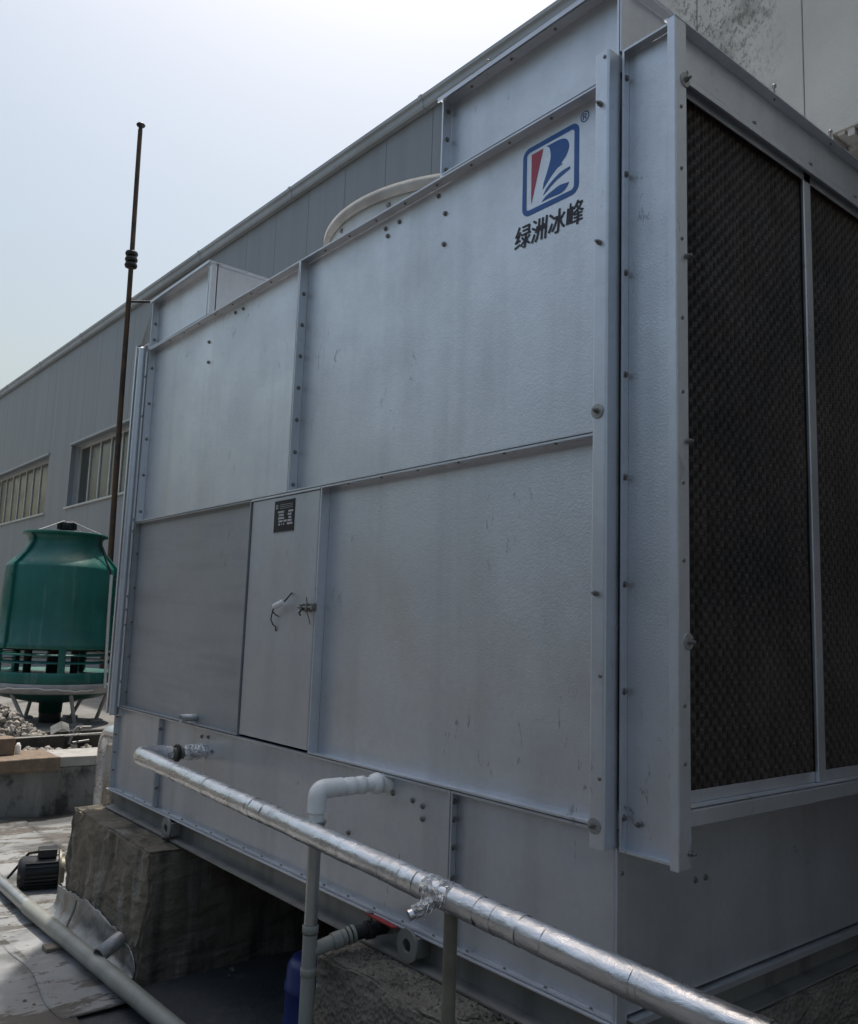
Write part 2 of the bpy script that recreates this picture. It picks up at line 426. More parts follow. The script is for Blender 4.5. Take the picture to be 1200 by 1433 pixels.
# ------------------------------------------------------------------ parapet wall
pw = thing('parapet_wall', (-6.4, 0.4, GZ), 'low stained concrete parapet wall below the green cooling tower', 'wall')
o = MB().box(-6.60, -6.2, -12, 14, GZ - 0.05, -0.285).build('wall_body', 'parapet_render', pw)
o.data.materials[0] = MT['parapet_render']
y = -1.40
cops = [(-3.6, -2.45, 0), (-2.44, -1.22, 0), (-1.21, 0.0, 0), (0.012, 0.492, 1), (0.505, 1.85, 2), (1.862, 3.2, 2), (3.21, 4.6, 0)]
for (a, b, kd) in cops:
    if kd == 2: q = MB().box(-6.66, -6.20, a, b, -0.283, -0.200)
    else: q = MB().box(-6.66, -6.155, a, b, -0.300, -0.190)
    o = q.build('coping_block', 'coping_pale' if kd == 2 else 'brick_clay', pw, 0.008)
    rough_up(o, 0.006, 6, 3)

# ------------------------------------------------------------------ shed
SX, SY, STH = -5.216, 4.191, 0.0161
shed = thing('industrial_shed', (SX, SY, RZ), 'long pale grey metal-panelled shed with gutter behind the steel unit', 'building', rotz=STH)
WINS = [(-13.46, -8.3), (-20.9, -15.095), (-28.3, -22.5)]
WZ0, WZ1 = 3.665, 5.085
EAVE = 7.45
def panel_piece(x0, x1, z0, z1):
    return MB().box(x0 + 0.003, x1 - 0.003, 0, 0.10, z0, z1).build('wall_panel', 'shed_panel', shed, 0.004, 1)
edges = [-0.909 + 0.925 * i for i in range(-43, 5)]
for x0, x1 in zip(edges[:-1], edges[1:]):
    cuts = [x0, x1]
    for a, b in WINS: cuts += [c for c in (a, b) if x0 < c < x1]
    cuts.sort()
    for a, b in zip(cuts[:-1], cuts[1:]):
        mid = (a + b) / 2
        if any(w0 < mid < w1 for w0, w1 in WINS):
            panel_piece(a, b, 0, WZ0); panel_piece(a, b, WZ1, EAVE + 0.05)
        else: panel_piece(a, b, 0, EAVE + 0.05)
XL, XR = edges[0], edges[-1]
# backing, ends and roof
bk = MB()
cx = XL
for a, b in sorted(WINS) + [(XR, XR)]:
    bk.box(cx, a, 0.104, 0.14, 0, EAVE)
    if b > a: bk.box(a, b, 0.104, 0.14, 0, WZ0); bk.box(a, b, 0.104, 0.14, WZ1, EAVE)
    cx = b
bk.box(XL, XR, 14, 14.1, 0, EAVE); bk.box(XL, XL + 0.1, 0.145, 13.99, 0, EAVE); bk.box(XR - 0.1, XR, 0.145, 13.99, 0, EAVE)
bk.build('wall_backing', 'shed_trim', shed)
rfm = MB(); rfm.prism([(-0.05, EAVE + 0.06), (7, EAVE + 1.0), (14.2, EAVE + 0.06), (14.2, EAVE + 0.14), (7, EAVE + 1.08), (-0.05, EAVE + 0.14)], lambda u, v, w: (w, u, v), XL - 0.2, XR + 0.1)
rfm.build('roof', 'shed_trim', shed)
# gutter in lengths, with a stepped face
gx = XL
while gx < XR:
    L = min(3.05, XR - gx)
    q = MB(); q.prism([(-0.005, 7.49), (-0.07, 7.49), (-0.085, 7.52), (-0.085, 7.59), (-0.115, 7.605), (-0.115, 7.65), (-0.10, 7.65), (-0.10, 7.62), (-0.07, 7.60), (-0.005, 7.60)], lambda u, v, w: (w, u, v), gx + 0.004, gx + L - 0.004)
    q.build('gutter_length', 'shed_trim', shed)
    k = MB(); k.prism([(-0.005, 7.482), (-0.075, 7.482), (-0.093, 7.515), (-0.093, 7.585), (-0.122, 7.60), (-0.122, 7.658), (-0.005, 7.658)], lambda u, v, w: (w, u, v), gx - 0.03, gx + 0.03)
    k.build('gutter_joint', 'shed_trim', shed)
    gx += L
for wi, (a, b) in enumerate(WINS):
    w = MB()
    fr = 0.05
    w.box(a, b, 0.20, 0.26, WZ0, WZ0 + 0.06); w.box(a, b, 0.20, 0.26, WZ1 - 0.06, WZ1)
    w.box(a, a + fr, 0.20, 0.26, WZ0 + 0.062, WZ1 - 0.062); w.box(b - fr, b, 0.20, 0.26, WZ0 + 0.062, WZ1 - 0.062)
    win = w.build('window', 'window_bar', shed)
    rv = MB(); t = 0.012
    rv.box(a, a + t, 0.102, 0.198, WZ0 + t, WZ1 - t); rv.box(b - t, b, 0.102, 0.198, WZ0 + t, WZ1 - t)
    rv.box(a, b, 0.102, 0.198, WZ1 - t + 0.001, WZ1)
    rv.build('reveal', 'shed_trim', win)
    MB().box(a - 0.06, b + 0.06, -0.05, 0.198, WZ0 - 0.045, WZ0 - 0.002).build('sill', 'window_bar', win, 0.006, 1)
    hd = MB().box(a - 0.04, b + 0.04, -0.04, -0.002, WZ1 + 0.003, WZ1 + 0.05).build('head_flashing', 'shed_trim', win)
    nP = 9 if wi else 8
    pwid = (b - a - 2 * fr) / nP
    for i in range(nP):
        x0 = a + fr + i * pwid
        MB().box(x0 + 0.02, x0 + pwid - 0.02, 0.228, 0.236, WZ0 + 0.064, WZ1 - 0.064).build('pane', 'dusty_glass', win)
        if i: MB().box(x0 - 0.024, x0 + 0.024, 0.205, 0.25, WZ0 + 0.062, WZ1 - 0.062).build('mullion', 'window_bar', win)
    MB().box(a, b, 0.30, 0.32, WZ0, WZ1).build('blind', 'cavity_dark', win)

# ------------------------------------------------------------------ tall concrete building on the right
cb = thing('concrete_building', (1.0, 3.4, GZ), 'tall raw concrete wall with formwork joints above the dark louvres', 'building')
JX = [-2.30, -1.835, -1.05, -0.25, 0.55, 1.35, 2.15, 2.95, 3.75, 4.55]
for i in range(len(JX) - 1):
    z0 = 4.12 if i >= 2 else GZ
    o = MB().box(JX[i] + 0.003, JX[i + 1] - 0.003, 3.2, 3.42, z0, 11.0).build('concrete_panel', 'cast_concrete', cb, 0.005)
o = MB().box(-2.28, 4.54, 3.421, 3.6, 4.6, 10.98).build('concrete_core', 'cast_concrete', cb)
# opening with a rough broken lintel and a recessed back wall
lt = MB().box(-1.0, 4.5, 3.425, 3.75, 4.10, 4.58).build('lintel', 'cast_concrete', cb); rough_up(lt, 0.03, 4, 4)
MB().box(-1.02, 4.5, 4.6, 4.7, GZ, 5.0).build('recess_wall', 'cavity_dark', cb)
q = MB().sweep(bez((-1.2, 3.9, 3.4), (0.3, 3.7, 4.35), (2.4, 3.7, 4.3), 16), 0.16, 16); q.build('recess_duct', 'plinth_concrete', cb)
rag = MB()
for i in range(60):
    x = -1.03 + i * 0.06; w = random.uniform(0.03, 0.07); h = random.uniform(0.015, 0.055)
    rag.box(x, x + w * 0.9, 3.215 + random.uniform(0, 0.02), 3.40, 4.12 - h, 4.125)
o = rag.build('broken_edge', 'cast_concrete', cb)
MB().box(-2.29, 4.54, 3.43, 12.0, 11.0, 11.2).build('roof_slab', 'cast_concrete', cb)

# wing of the concrete building that closes the passage beside the louvres
MB().box(1.75, 2.0, 0.75, 3.195, GZ, 7.0).build('concrete_panel', 'cast_concrete', cb, 0.008)
# low brick building across the roof, facing the unit
ob_ = thing('brick_workshop', (0, -12, GZ), 'low dark brick workshop across the roof facing the unit front', 'building')
MB().box(-40, 40, -16, -9.0, GZ, 3.85).build('wall', 'dark_brick', ob_)
MB().box(-40.2, 40.2, -16.2, -8.85, 3.852, 4.0).build('roof', 'wood_dark', ob_)
for i in range(16):
    w_ = MB().box(-38 + i * 4.9, -36 + i * 4.9, -8.998, -8.96, 0.4, 1.9).build('window', 'window_bar', ob_)
    for j_ in range(2): MB().box(-37.95 + i * 4.9 + j_ * 0.97, -37.05 + i * 4.9 + j_ * 0.97, -8.958, -8.95, 0.45, 1.85).build('pane', 'dusty_glass', w_)

# ================================================================== THE STEEL COOLING UNIT
Z1, Z2, Z3, ZT = 0.465, 1.532, 2.595, 2.90
UL, UD = -3.56, 2.30
BL = -3.64
unit = thing('evaporative_cooling_unit', (-1.8, 1.15, -0.10), 'large galvanized steel evaporative cooling unit with blue and red emblem', 'cooling unit')
HEM, GAP, TH = 0.007, 0.0018, 0.0022
def pan(name, x0, x1, z0, z1, mat='galv_panel', depth=0.045, yf=0.0, hem=True, lean=0.0):
    """sheet pan: recessed web with four outstanding flanges, each with a folded hem"""
    a, b, c, d = x0 + GAP, x1 - GAP, z0 + GAP, z1 - GAP
    m = MB()
    # web, gently oil-canned
    nx_, nz_ = 16, 16; vs = []
    for j in range(nz_ + 1):
        for i in range(nx_ + 1):
            u = i / nx_; v = j / nz_
            bul = math.sin(math.pi * u) * math.sin(math.pi * v)
            dy = 0.005 * bul * abs(noise.noise(Vector((x0 * 3 + u * 2.2, z0 * 5 + v * 2.2, 0.3)))) + 0.0005
            vs.append((a + (b - a) * u, yf + depth + dy, c + (d - c) * v))
    m.add(vs, [(j * (nx_ + 1) + i, j * (nx_ + 1) + i + 1, (j + 1) * (nx_ + 1) + i + 1, (j + 1) * (nx_ + 1) + i) for j in range(nz_) for i in range(nx_)], True)
    y0, y1 = yf, yf + depth - 0.0002
    m.box(a, a + TH, y0, y1, c, d); m.box(b - TH, b, y0, y1, c, d)
    m.box(a + TH, b - TH, y0, y1, c, c + TH); m.box(a + TH, b - TH, y0, y1, d - TH, d)
    if hem:
        e = 0.0006
        m.box(a + TH + e, a + HEM, y0, y0 + TH, c + HEM, d - HEM); m.box(b - HEM, b - TH - e, y0, y0 + TH, c + HEM, d - HEM)
        m.box(a + TH + e, b - TH - e, y0, y0 + TH, c + TH + e, c + HEM - e); m.box(a + TH + e, b - TH - e, y0, y0 + TH, d - HEM + e, d - TH - e)
    return m.build(name, mat, unit, fix=False)
# fix normals for the web: faces towards -Y already
P_UL = pan('side_panel', UL, -1.79, Z2, Z3)
P_UR = pan('side_panel', -1.79, -0.012, Z2, Z3)
P_LR = pan('side_panel', -1.515, -0.012, Z1, Z2)
P_LL = pan('side_panel', UL, -2.114, Z1, Z2, 'plastic_panel', 0.030)
P_LL['label'] = 'dull streaked plastic side panel left of the door'
pan('basin_panel', BL, -2.995, 0, Z1, 'galv_basin', 0.026)
pan('basin_panel', -2.995, -0.653, 0, Z1, 'galv_basin', 0.026)
pan('basin_panel', -0.653, -0.004, 0, Z1, 'galv_basin', 0.026)
pan('upper_panel', UL, -2.763, Z3, ZT)
pan('upper_panel', -0.815, -0.002, Z3, ZT)
# solid bodies behind the sheets
MB().box(UL + 0.01, -0.022, 0.056, UD - 0.05, Z1 + 0.005, Z3 - 0.012).build('core', 'cavity_dark', unit)
# upper box bodies (hot water basins) and deck between them
def upbox(x0, x1):
    b = MB(); b.box(x0 + 0.003, x1 - 0.003, 0.052, UD, Z3 + 0.004, ZT - 0.004)
    return b.build('distribution_box', 'galv_panel', unit, 0.002)
upbox(UL, -2.763); upbox(-0.815, -0.002)
for (xa, xb) in ((UL, -2.763), (-0.815, -0.002)):
    t = MB(); t.box(xa - 0.012, xb + 0.012, -0.012, UD + 0.02, ZT - 0.002, ZT + 0.004)
    t.box(xa - 0.012, xb + 0.012, -0.012, -0.008, ZT - 0.012, ZT - 0.0025)
    t.build('box_cover', 'galv_frame', unit)
# right box, right side: corner angle + panel lips
q = MB(); q.box(-0.001, 0.003, 0.0, 0.045, Z3 + 0.06, ZT - 0.035); q.box(-0.001, 0.026, 0.05, UD, ZT - 0.030, ZT - 0.026)
q.build('corner_angle', 'galv_frame', unit, 0.001)
# right face of left box: lips
q = MB(); q.box(-2.7625, -2.735, 0.045, UD, ZT - 0.010, ZT - 0.006); q.box(-2.7625, -2.735, 0.002, 0.006, Z3 + 0.006, ZT - 0.012)
q.build('box_lip', 'galv_frame', unit)
MB().box(-2.760, -0.818, 0.052, UD - 0.02, Z3 - 0.008, Z3 + 0.006).build('fan_deck', 'galv_panel', unit)
# fan stack: drum with rolled rim
fc = (-1.765, 1.16, 0)
q = MB(); q.lathe([(0.880, Z3 + 0.006), (0.880, 2.945), (0.872, 2.945), (0.872, Z3 + 0.006)], fc, 96); fs = q.build('fan_stack', 'stack_white', unit)
q = MB(); q.lathe([(0.881, 2.908), (0.906, 2.908), (0.906, 2.954), (0.871, 2.954), (0.871, 2.9455), (0.881, 2.9455), (0.881, 2.908)], fc, 96)
q.build('stack_rim', 'coping_pale', fs)
hubm = MB(); hubm.lathe([(0.0, 2.80), (0.10, 2.80), (0.10, 2.66), (0.0, 2.66)], fc, 24)
for k in range(6):
    a = k * math.pi / 3
    ca, sa = math.cos(a), math.sin(a)
    hubm.add([(fc[0] + ca * r_ - sa * w_, fc[1] + sa * r_ + ca * w_, 2.73 + t_) for r_, w_, t_ in ((0.09, -0.05, 0.02), (0.8, -0.09, 0.01), (0.8, 0.09, -0.03), (0.09, 0.05, -0.02))] +
             [(fc[0] + ca * r_ - sa * w_, fc[1] + sa * r_ + ca * w_, 2.72 + t_) for r_, w_, t_ in ((0.09, -0.05, 0.02), (0.8, -0.09, 0.01), (0.8, 0.09, -0.03), (0.09, 0.05, -0.02))],
             [(0, 1, 2, 3), (7, 6, 5, 4), (0, 4, 5, 1), (1, 5, 6, 2), (2, 6, 7, 3), (3, 7, 4, 0)])
hubm.build('fan_rotor', 'pvc_white', unit)

# door
dr = MB(); nx_ = 12
dr.box(-2.106, -1.528, 0.006, 0.030, Z1 + 0.010, Z2 - 0.012)
door = dr.build('access_door', 'galv_door', unit, 0.004)
q = MB(); q.box(-2.112, -1.517, 0.032, 0.044, Z1 + 0.003, Z2 - 0.003); q.build('door_jamb', 'cavity_dark', unit)
q = MB(); q.box(-2.112, -1.518, 0.000, 0.040, Z2 - 0.0105, Z2 - 0.002); q.build('door_head', 'galv_frame', unit)
# nameplate: black plate, pale fields
pl = MB(); pl.box(-1.897, -1.725, 0.0035, 0.0058, 1.3610, 1.5040)
plate = pl.build('nameplate', 'plate_black', door, 0.001)
pr = MB()
def fld(x0, x1, z0, z1): pr.box(-1.897 + 0.172 * x0, -1.897 + 0.172 * x1, 0.0025, 0.0034, 1.3610 + 0.143 * z0, 1.3610 + 0.143 * z1)
for i, (a, b) in enumerate([(0.20, 0.50), (0.25, 0.50), (0.22, 0.52), (0.25, 0.45), (0.25, 0.33)]): fld(a, b, 0.60 - 0.095 * i, 0.66 - 0.095 * i)
for i, (a, b) in enumerate([(0.72, 0.95), (0.70, 0.88), (0.74, 0.88), (0.70, 0.90), (0.68, 0.94)]): fld(a, b, 0.60 - 0.095 * i, 0.66 - 0.095 * i)
fld(0.50, 0.66, 0.315, 0.375); fld(0.40, 0.43, 0.22, 0.28); fld(0.50, 0.54, 0.22, 0.28)
pr.box(-1.895, -1.727, 0.0028, 0.0034, 1.3618, 1.3632); pr.box(-1.895, -1.727, 0.0028, 0.0034, 1.5018, 1.5032)
pr.lathe([(0.010, 0.0026), (0.010, 0.0034), (0.006, 0.0034), (0.006, 0.0026), (0.010, 0.0026)], (-1.874, 0, 1.4760), 16, 'Y')
pr.build('plate_fields', 'plate_print', plate)
for i in range(3):
    MB().box(-1.850, -1.740, 0.0028, 0.0034, 1.4820 - 0.008 * i, 1.4835 - 0.008 * i).build('plate_line', 'plate_print', plate)
# door handle: white sleeve on bent wire
h = MB(); h.tube((-1.800, -0.022, 1.040), (-1.722, -0.022, 1.060), 0.0125, 14); hd = h.build('handle_sleeve', 'handle_white', door)
h = MB(); h.sweep([(-1.722, -0.022, 1.060), (-1.708, -0.020, 1.070), (-1.706, -0.008, 1.085), (-1.712, 0.006, 1.098)], 0.003, 8)
h.sweep([(-1.800, -0.022, 1.040), (-1.818, -0.020, 1.022), (-1.845, -0.012, 0.985), (-1.838, -0.004, 0.962), (-1.822, 0.0, 0.955), (-1.826, 0.004, 0.936)], 0.0028, 8)
h.sweep([(-1.822, -0.018, 1.018), (-1.812, -0.008, 1.004), (-1.808, 0.004, 0.998)], 0.0025, 8)
h.build('handle_wire', 'wire_dark', hd)
# latch bolt
l = MB(); l.box(-1.605, -1.545, -0.002, 0.005, 1.020, 1.052); l.tube((-1.625, -0.012, 1.037), (-1.50, -0.012, 1.037), 0.0055, 12)
for x in (-1.598, -1.553, -1.512): l.box(x - 0.006, x + 0.006, -0.019, 0.004, 1.026, 1.048)
l.box(-1.517, -1.500, -0.006, -0.001, 1.020, 1.054)
lt = l.build('latch', 'bolt_steel', door)
l = MB(); l.sweep([(-1.58, -0.014, 1.037), (-1.585, -0.03, 1.012), (-1.57, -0.032, 1.005)], 0.004, 8)
l.sweep([(-1.565, -0.006, 1.05), (-1.566, -0.010, 1.078)], 0.0018, 6)
l.sweep([(-1.56, -0.010, 1.024), (-1.535, -0.012, 0.99), (-1.53, -0.008, 0.968)], 0.0018, 6); l.build('latch_wire', 'wire_dark', lt)

# ------------------------------------------------------------------ right corner channel and louvre wing
q = MB()
def chan_profile(x0, x1, yb, yf, r, n=6):
    pts = [(x0, yb), (x0, yf + r)]
    pts += [(x0 + r - r * math.cos(a), yf + r - r * math.sin(a)) for a in [math.pi / 2 * i / n for i in range(1, n + 1)]]
    pts += [(x1 - r + r * math.sin(a), yf + r - r * math.cos(a)) for a in [math.pi / 2 * i / n for i in range(0, n + 1)]]
    pts += [(x1, yb)]
    return pts
q.prism(chan_profile(-0.050, 0.000, 0.002, -0.052, 0.007), lambda u, v, w: (u, v, w), 0.425, 2.640)
chn = q.build('corner_channel', 'galv_frame', unit)
q = MB(); q.sweep([(-3.600, -0.024, 0.415), (-3.600, -0.024, 2.600)], 0.022, 24)
q.lathe([(0.0, 0.014), (0.010, 0.012), (0.018, 0.007), (0.022, 0.0)], (-3.600, -0.024, 2.600), 24)
q.build('corner_tube', 'galv_frame', unit)
# wings: front pans
def wing(x0, x1, zt, zb, inner_right):
    w = pan('wing_panel', x0, x1, zb, zt, 'galv_panel', 0.030)
    return w
wing(0.006, 0.172, 2.655, 0.416, True)
wing(-3.755, -3.572, 2.640, 0.410, False)
# gusset on the left shoulder
q = MB(); q.prism([(-3.562, 2.895), (-3.752, 2.655), (-3.752, 2.645), (-3.562, 2.645)], lambda u, v, w: (u, w, v), 0.012, 0.018); q.build('shoulder_gusset', 'galv_beam', unit)
q = MB(); q.prism([(-3.562, 2.895), (-3.752, 2.655), (-3.752, 2.649), (-3.562, 2.889)], lambda u, v, w: (u, w, v), 0.019, UD); q.build('shoulder_hood', 'galv_frame', unit)
# corner posts (angles)
def angle_post(x_in, x_out, s):
    q = MB()
    lo, hi = sorted((x_in, x_out))
    q.box(lo, hi, -0.006, -0.002, 0.408, 2.664)
    if s > 0: q.box(x_out - 0.004, x_out, -0.0015, 0.048, 0.410, 2.660)
    else: q.box(x_out, x_out + 0.004, -0.0015, 0.048, 0.410, 2.660)
    return q.build('corner_post', 'galv_frame', unit, 0.0015)
angle_post(0.166, 0.190, 1); angle_post(-3.752, -3.774, -1)
XW = 0.185
def louvre_side(s, xw):
    """s=+1 right end, -1 left end"""
    def bx(m, a, b, *r):
        lo, hi = sorted((a, b)); m.box(lo, hi, *r)
    # top band: web recessed under an outstanding hood flange
    m = MB(); bx(m, xw - s * 0.030, xw - s * 0.027, 0.05, UD - 0.05, 2.512, 2.6597); m.build('head_band', 'galv_panel', unit)
    m = MB(); bx(m, xw - s * 0.030, xw + s * 0.006, -0.006, UD, 2.660, 2.6635); m.build('hood_flange', 'galv_frame', unit)
    m = MB(); bx(m, xw - s * 0.030, xw + s * 0.002, 0.05, UD - 0.05, 2.505, 2.511); bx(m, xw - s * 0.004, xw + s * 0.002, 0.05, UD - 0.05, 2.486, 2.5045); bx(m, xw - s * 0.026, xw - s * 0.022, 0.05, UD - 0.05, 2.470, 2.5045); m.build('head_gutter', 'galv_frame', unit)
    m = MB(); bx(m, xw - s * 0.010, xw + s * 0.001, 0.05, UD - 0.05, 0.505, 0.545); bx(m, xw - s * 0.045, xw - s * 0.0102, 0.05, UD - 0.05, 0.546, 0.551); bx(m, xw - s * 0.040, xw - s * 0.034, 0.05, UD - 0.05, 0.552, 0.582); m.build('sill_rail', 'galv_frame', unit, 0.002)
    for y0 in (0.745, 1.50):
        m = MB(); bx(m, xw - s * 0.034, xw - s * 0.022, y0, y0 + 0.046, 0.552, 2.503); m.build('mullion', 'galv_frame', unit, 0.003)
    m = MB(); bx(m, xw - s * 0.034, xw, UD - 0.05, UD, 0.41, 2.655); m.build('corner_post', 'galv_frame', unit)
    # underside of the overhanging wing
    m = MB(); bx(m, 0.004 if s > 0 else BL + 0.06, xw - s * 0.03, 0.034, UD - 0.01, 0.508, 0.514); m.build('wing_floor', 'galv_frame', unit)
    m = MB(); bx(m, xw - s * 0.150, xw - s * 0.145, 0.035, UD - 0.02, 0.516, 2.63); m.build('fill_backing', 'cavity_dark', unit)
    m = MB(); bx(m, xw - s * 0.150, xw - s * 0.035, 0.036, UD - 0.02, 2.63, 2.6596); m.build('wing_roof', 'galv_frame', unit)
louvre_side(1, XW); louvre_side(-1, -3.757)

# fill media: thin vertical PVC sheets, each embossed into a zigzag
def fill(xw, s):
    m = MB(); n = 106; pit = 0.0204; y = 0.054
    zs = [0.56 + i * 0.0075 for i in range(261)]
    def off(i, z): return 0.0013 * math.sin(z * 2 * math.pi / 0.040 + (i % 2) * math.pi + 0.5 * math.sin(i * 1.7) + 0.6 * noise.noise(Vector((i * 0.2, z * 2, 7)))) + 0.0012 * noise.noise(Vector((i * 0.7, z * 9, 0)))
    vs = []
    for z in zs:
        for i in range(n):
            yy = y + i * pit; o = off(i, z); o2 = off(i + 1, z)
            e = 0.0030 * noise.noise(Vector((i * 0.33, z * 5, 2))) + 0.0022 * noise.noise(Vector((i * 1.3, z * 1.1, 5)))
            d = 0.0120 + 0.0050 * math.sin(z * 2 * math.pi / 0.040 + (i % 2) * math.pi + 1.0) + 0.004 * noise.noise(Vector((i * 0.9, z * 14, 9)))
            x0 = 0.039 + e
            vs += [(xw - s * x0, yy + o - 0.0010, z), (xw - s * x0, yy + o + 0.0010, z), (xw - s * (x0 + d), yy + pit * 0.42 + (o + o2) / 2, z), (xw - s * (x0 + d * 0.8), yy + pit * 0.68 + (o + o2) / 2, z)]
    w = 4 * n
    m.add(vs, [(j * w + k, j * w + k + 1, (j + 1) * w + k + 1, (j + 1) * w + k) for j in range(len(zs) - 1) for k in range(w - 1)], False)
    o = m.build('fill_media', 'fill_media', unit, fix=False); o['kind'] = 'stuff'
fill(XW, 1)
m = MB()
for i in range(60): m.box(-3.757 + 0.036, -3.757 + 0.10, 0.06 + i * 0.036, 0.068 + i * 0.036, 0.56, 2.50)
o = m.build('fill_media', 'fill_media', unit); o['kind'] = 'stuff'

# basin right side, left side and back
def side_sheet(x, s):
    m = MB(); lo, hi = sorted((x, x - s * 0.004))
    m.box(lo, hi, 0.046, UD - 0.01, 0.012, 0.507); m.build('basin_side', 'galv_basin', unit)
    m = MB(); lo, hi = sorted((x + s * 0.003, x - s * 0.006))
    m.box(lo, hi, 0.002, 0.044, -0.008, 0.424); m.build('basin_corner', 'galv_frame', unit, 0.0015)
    m = MB(); lo, hi = sorted((x + s * 0.024, x - s * 0.01))
    m.box(lo, hi, 0.047, UD - 0.01, 0.0, 0.0045); lo, hi = sorted((x + s * 0.024, x + s * 0.021)); m.box(lo, hi, 0.047, UD - 0.01, -0.012, -0.0002); m.build('basin_flange', 'galv_frame', unit)
side_sheet(-0.002, 1); side_sheet(BL + 0.002, -1)
m = MB(); m.box(BL + 0.01, -0.012, 0.040, UD - 0.02, 0.002, 0.46); m.build('basin_body', 'cavity_dark', unit)
m = MB(); m.box(BL, -0.005, UD - 0.018, UD - 0.010, 0.0, Z1); m.box(UL, -0.01, UD - 0.045, UD - 0.035, Z1, Z3); m.build('rear_sheet', 'galv_panel', unit)
# outer left skin of the main body is hidden by the wing; basin bottom flange along the front
m = MB(); m.box(BL - 0.004, 0.0, -0.014, 0.030, -0.0042, -0.0002); m.build('basin_flange', 'galv_frame', unit)

# base frame: channels with outstanding bottom flange
m = MB(); m.prism([(0.002, -0.0045), (0.040, -0.0045), (0.040, -0.010), (0.026, -0.010), (0.026, -0.088), (-0.026, -0.092), (-0.026, -0.0985), (0.040, -0.0985), (0.060, -0.0985), (0.060, -0.0045)], lambda u, v, w: (w, u, v), BL + 0.03, -0.03)
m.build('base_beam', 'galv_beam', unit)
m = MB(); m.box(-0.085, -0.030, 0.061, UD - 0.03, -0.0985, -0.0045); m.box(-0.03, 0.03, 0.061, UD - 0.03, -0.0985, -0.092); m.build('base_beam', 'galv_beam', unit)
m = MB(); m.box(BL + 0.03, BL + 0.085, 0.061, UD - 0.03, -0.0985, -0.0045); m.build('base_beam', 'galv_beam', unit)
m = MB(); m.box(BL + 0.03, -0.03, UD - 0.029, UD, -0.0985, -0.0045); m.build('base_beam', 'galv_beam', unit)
for xx in (-2.4, -1.2): MB().box(xx, xx + 0.06, 0.061, UD - 0.03, -0.0985, -0.006).build('cross_member', 'galv_beam', unit)
# lifting lugs: round plates with an eye
def lug(x, z, y=-0.03):
    m = MB(); t = [(0.020, y), (0.020, y - 0.010), (0.052, y - 0.010), (0.052, y), (0.020, y)]
    m.lathe(t, (x, 0, z), 32, 'Y', False)
    m.box(x - 0.03, x + 0.03, y - 0.009, 0.025, z - 0.004 - 0.03, z + 0.03)
    # the eye stays open: trim block kept behind the plate
    return m
def lug2(x, z):
    m = MB(); y0, y1 = -0.036, -0.026
    m.lathe([(0.020, y1), (0.020, y0), (0.052, y0), (0.052, y1), (0.020, y1)], (x, 0, z), 32, 'Y', False)
    m.box(x - 0.046, x - 0.022, y1 + 0.0005, 0.024, z - 0.030, z + 0.030)
    m.box(x + 0.022, x + 0.046, y1 + 0.0005, 0.024, z - 0.030, z + 0.030)
    return m.build('lifting_lug', 'galv_beam', unit, 0.0015)
lug2(-2.725, -0.045); lug2(-0.804, -0.036)

# small stub pipe on the plastic panel
m = MB(); m.lathe([(0.018, 0.03), (0.018, -0.055), (0.0135, -0.055), (0.0135, 0.02), (0.0, 0.02)], (-2.60, 0, 0.497), 20, 'Y'); m.build('stub_pipe', 'pipe_steel', unit)

# ------------------------------------------------------------------ bolts
bm_ = MB()
def boltmesh(r, wash, h):
    m = MB(); hx = [(r * math.cos(math.pi / 3 * k), r * math.sin(math.pi / 3 * k)) for k in range(6)]
    m.prism(hx, lambda u, v, w: (u, w, v), -h, -0.001)
    m.lathe([(0, -0.0015), (wash, -0.0015), (wash, 0.0005)], (0, 0, 0), 16, 'Y')
    ob = m.build('bolt', 'bolt_steel'); me = ob.data; bpy.data.objects.remove(ob); return me
B_S = boltmesh(0.0065, 0.0095, 0.007); B_M = boltmesh(0.009, 0.0135, 0.010); B_T = boltmesh(0.004, 0.0055, 0.004)
def studmesh():
    m = MB(); hx = [(0.010 * math.cos(math.pi / 3 * k), 0.010 * math.sin(math.pi / 3 * k)) for k in range(6)]
    m.prism([(a * 0.78, b * 0.78) for a, b in hx], lambda u, v, w: (u, w, v), -0.009, -0.001)
    m.sweep([(0, 0, 0), (0, -0.018, 0)], 0.0042, 10)
    ob = m.build('stud', 'bolt_steel'); me = ob.data; bpy.data.objects.remove(ob); return me
STUD = studmesh()
def washermesh():
    m = MB(); m.lathe([(0, -0.004), (0.020, -0.003), (0.021, -0.0025), (0.021, 0.001)], (0, 0, 0), 28, 'Y', False)
    ob = m.build('washer', 'washer_zinc'); me = ob.data; bpy.data.objects.remove(ob); return me
WASH = washermesh()
def put(name, me, loc, rot=(0, 0, 0), parent=unit):
    o = bpy.data.objects.new(name, me); C.objects.link(o); o.parent = parent
    o.location = Vector(loc) - base_of(parent); o.rotation_euler = rot; return o
def spin(): return (0, random.uniform(0, 1), 0)
WEB = 0.045
for x, z in [(-0.830, 2.476), (-0.832, 2.358), (-1.201, 2.548), (-1.185, 2.512), (-1.110, 2.545), (-0.872, 2.560), (-2.504, 2.552), (-2.417, 2.549), (-2.802, 2.467), (-2.793, 2.352)]:
    put('bolt', B_S, (x, WEB - 0.001, z), spin())
for x, z in [(-0.985, 0.399), (-0.875, 0.394), (-0.822, 0.384), (-0.820, 0.344), (-1.245, 0.218), (-2.62, 0.30), (-2.45, 0.42), (-2.52, 0.415), (-2.40, 0.36)]:
    put('bolt', B_S, (x, 0.0255, z), spin())
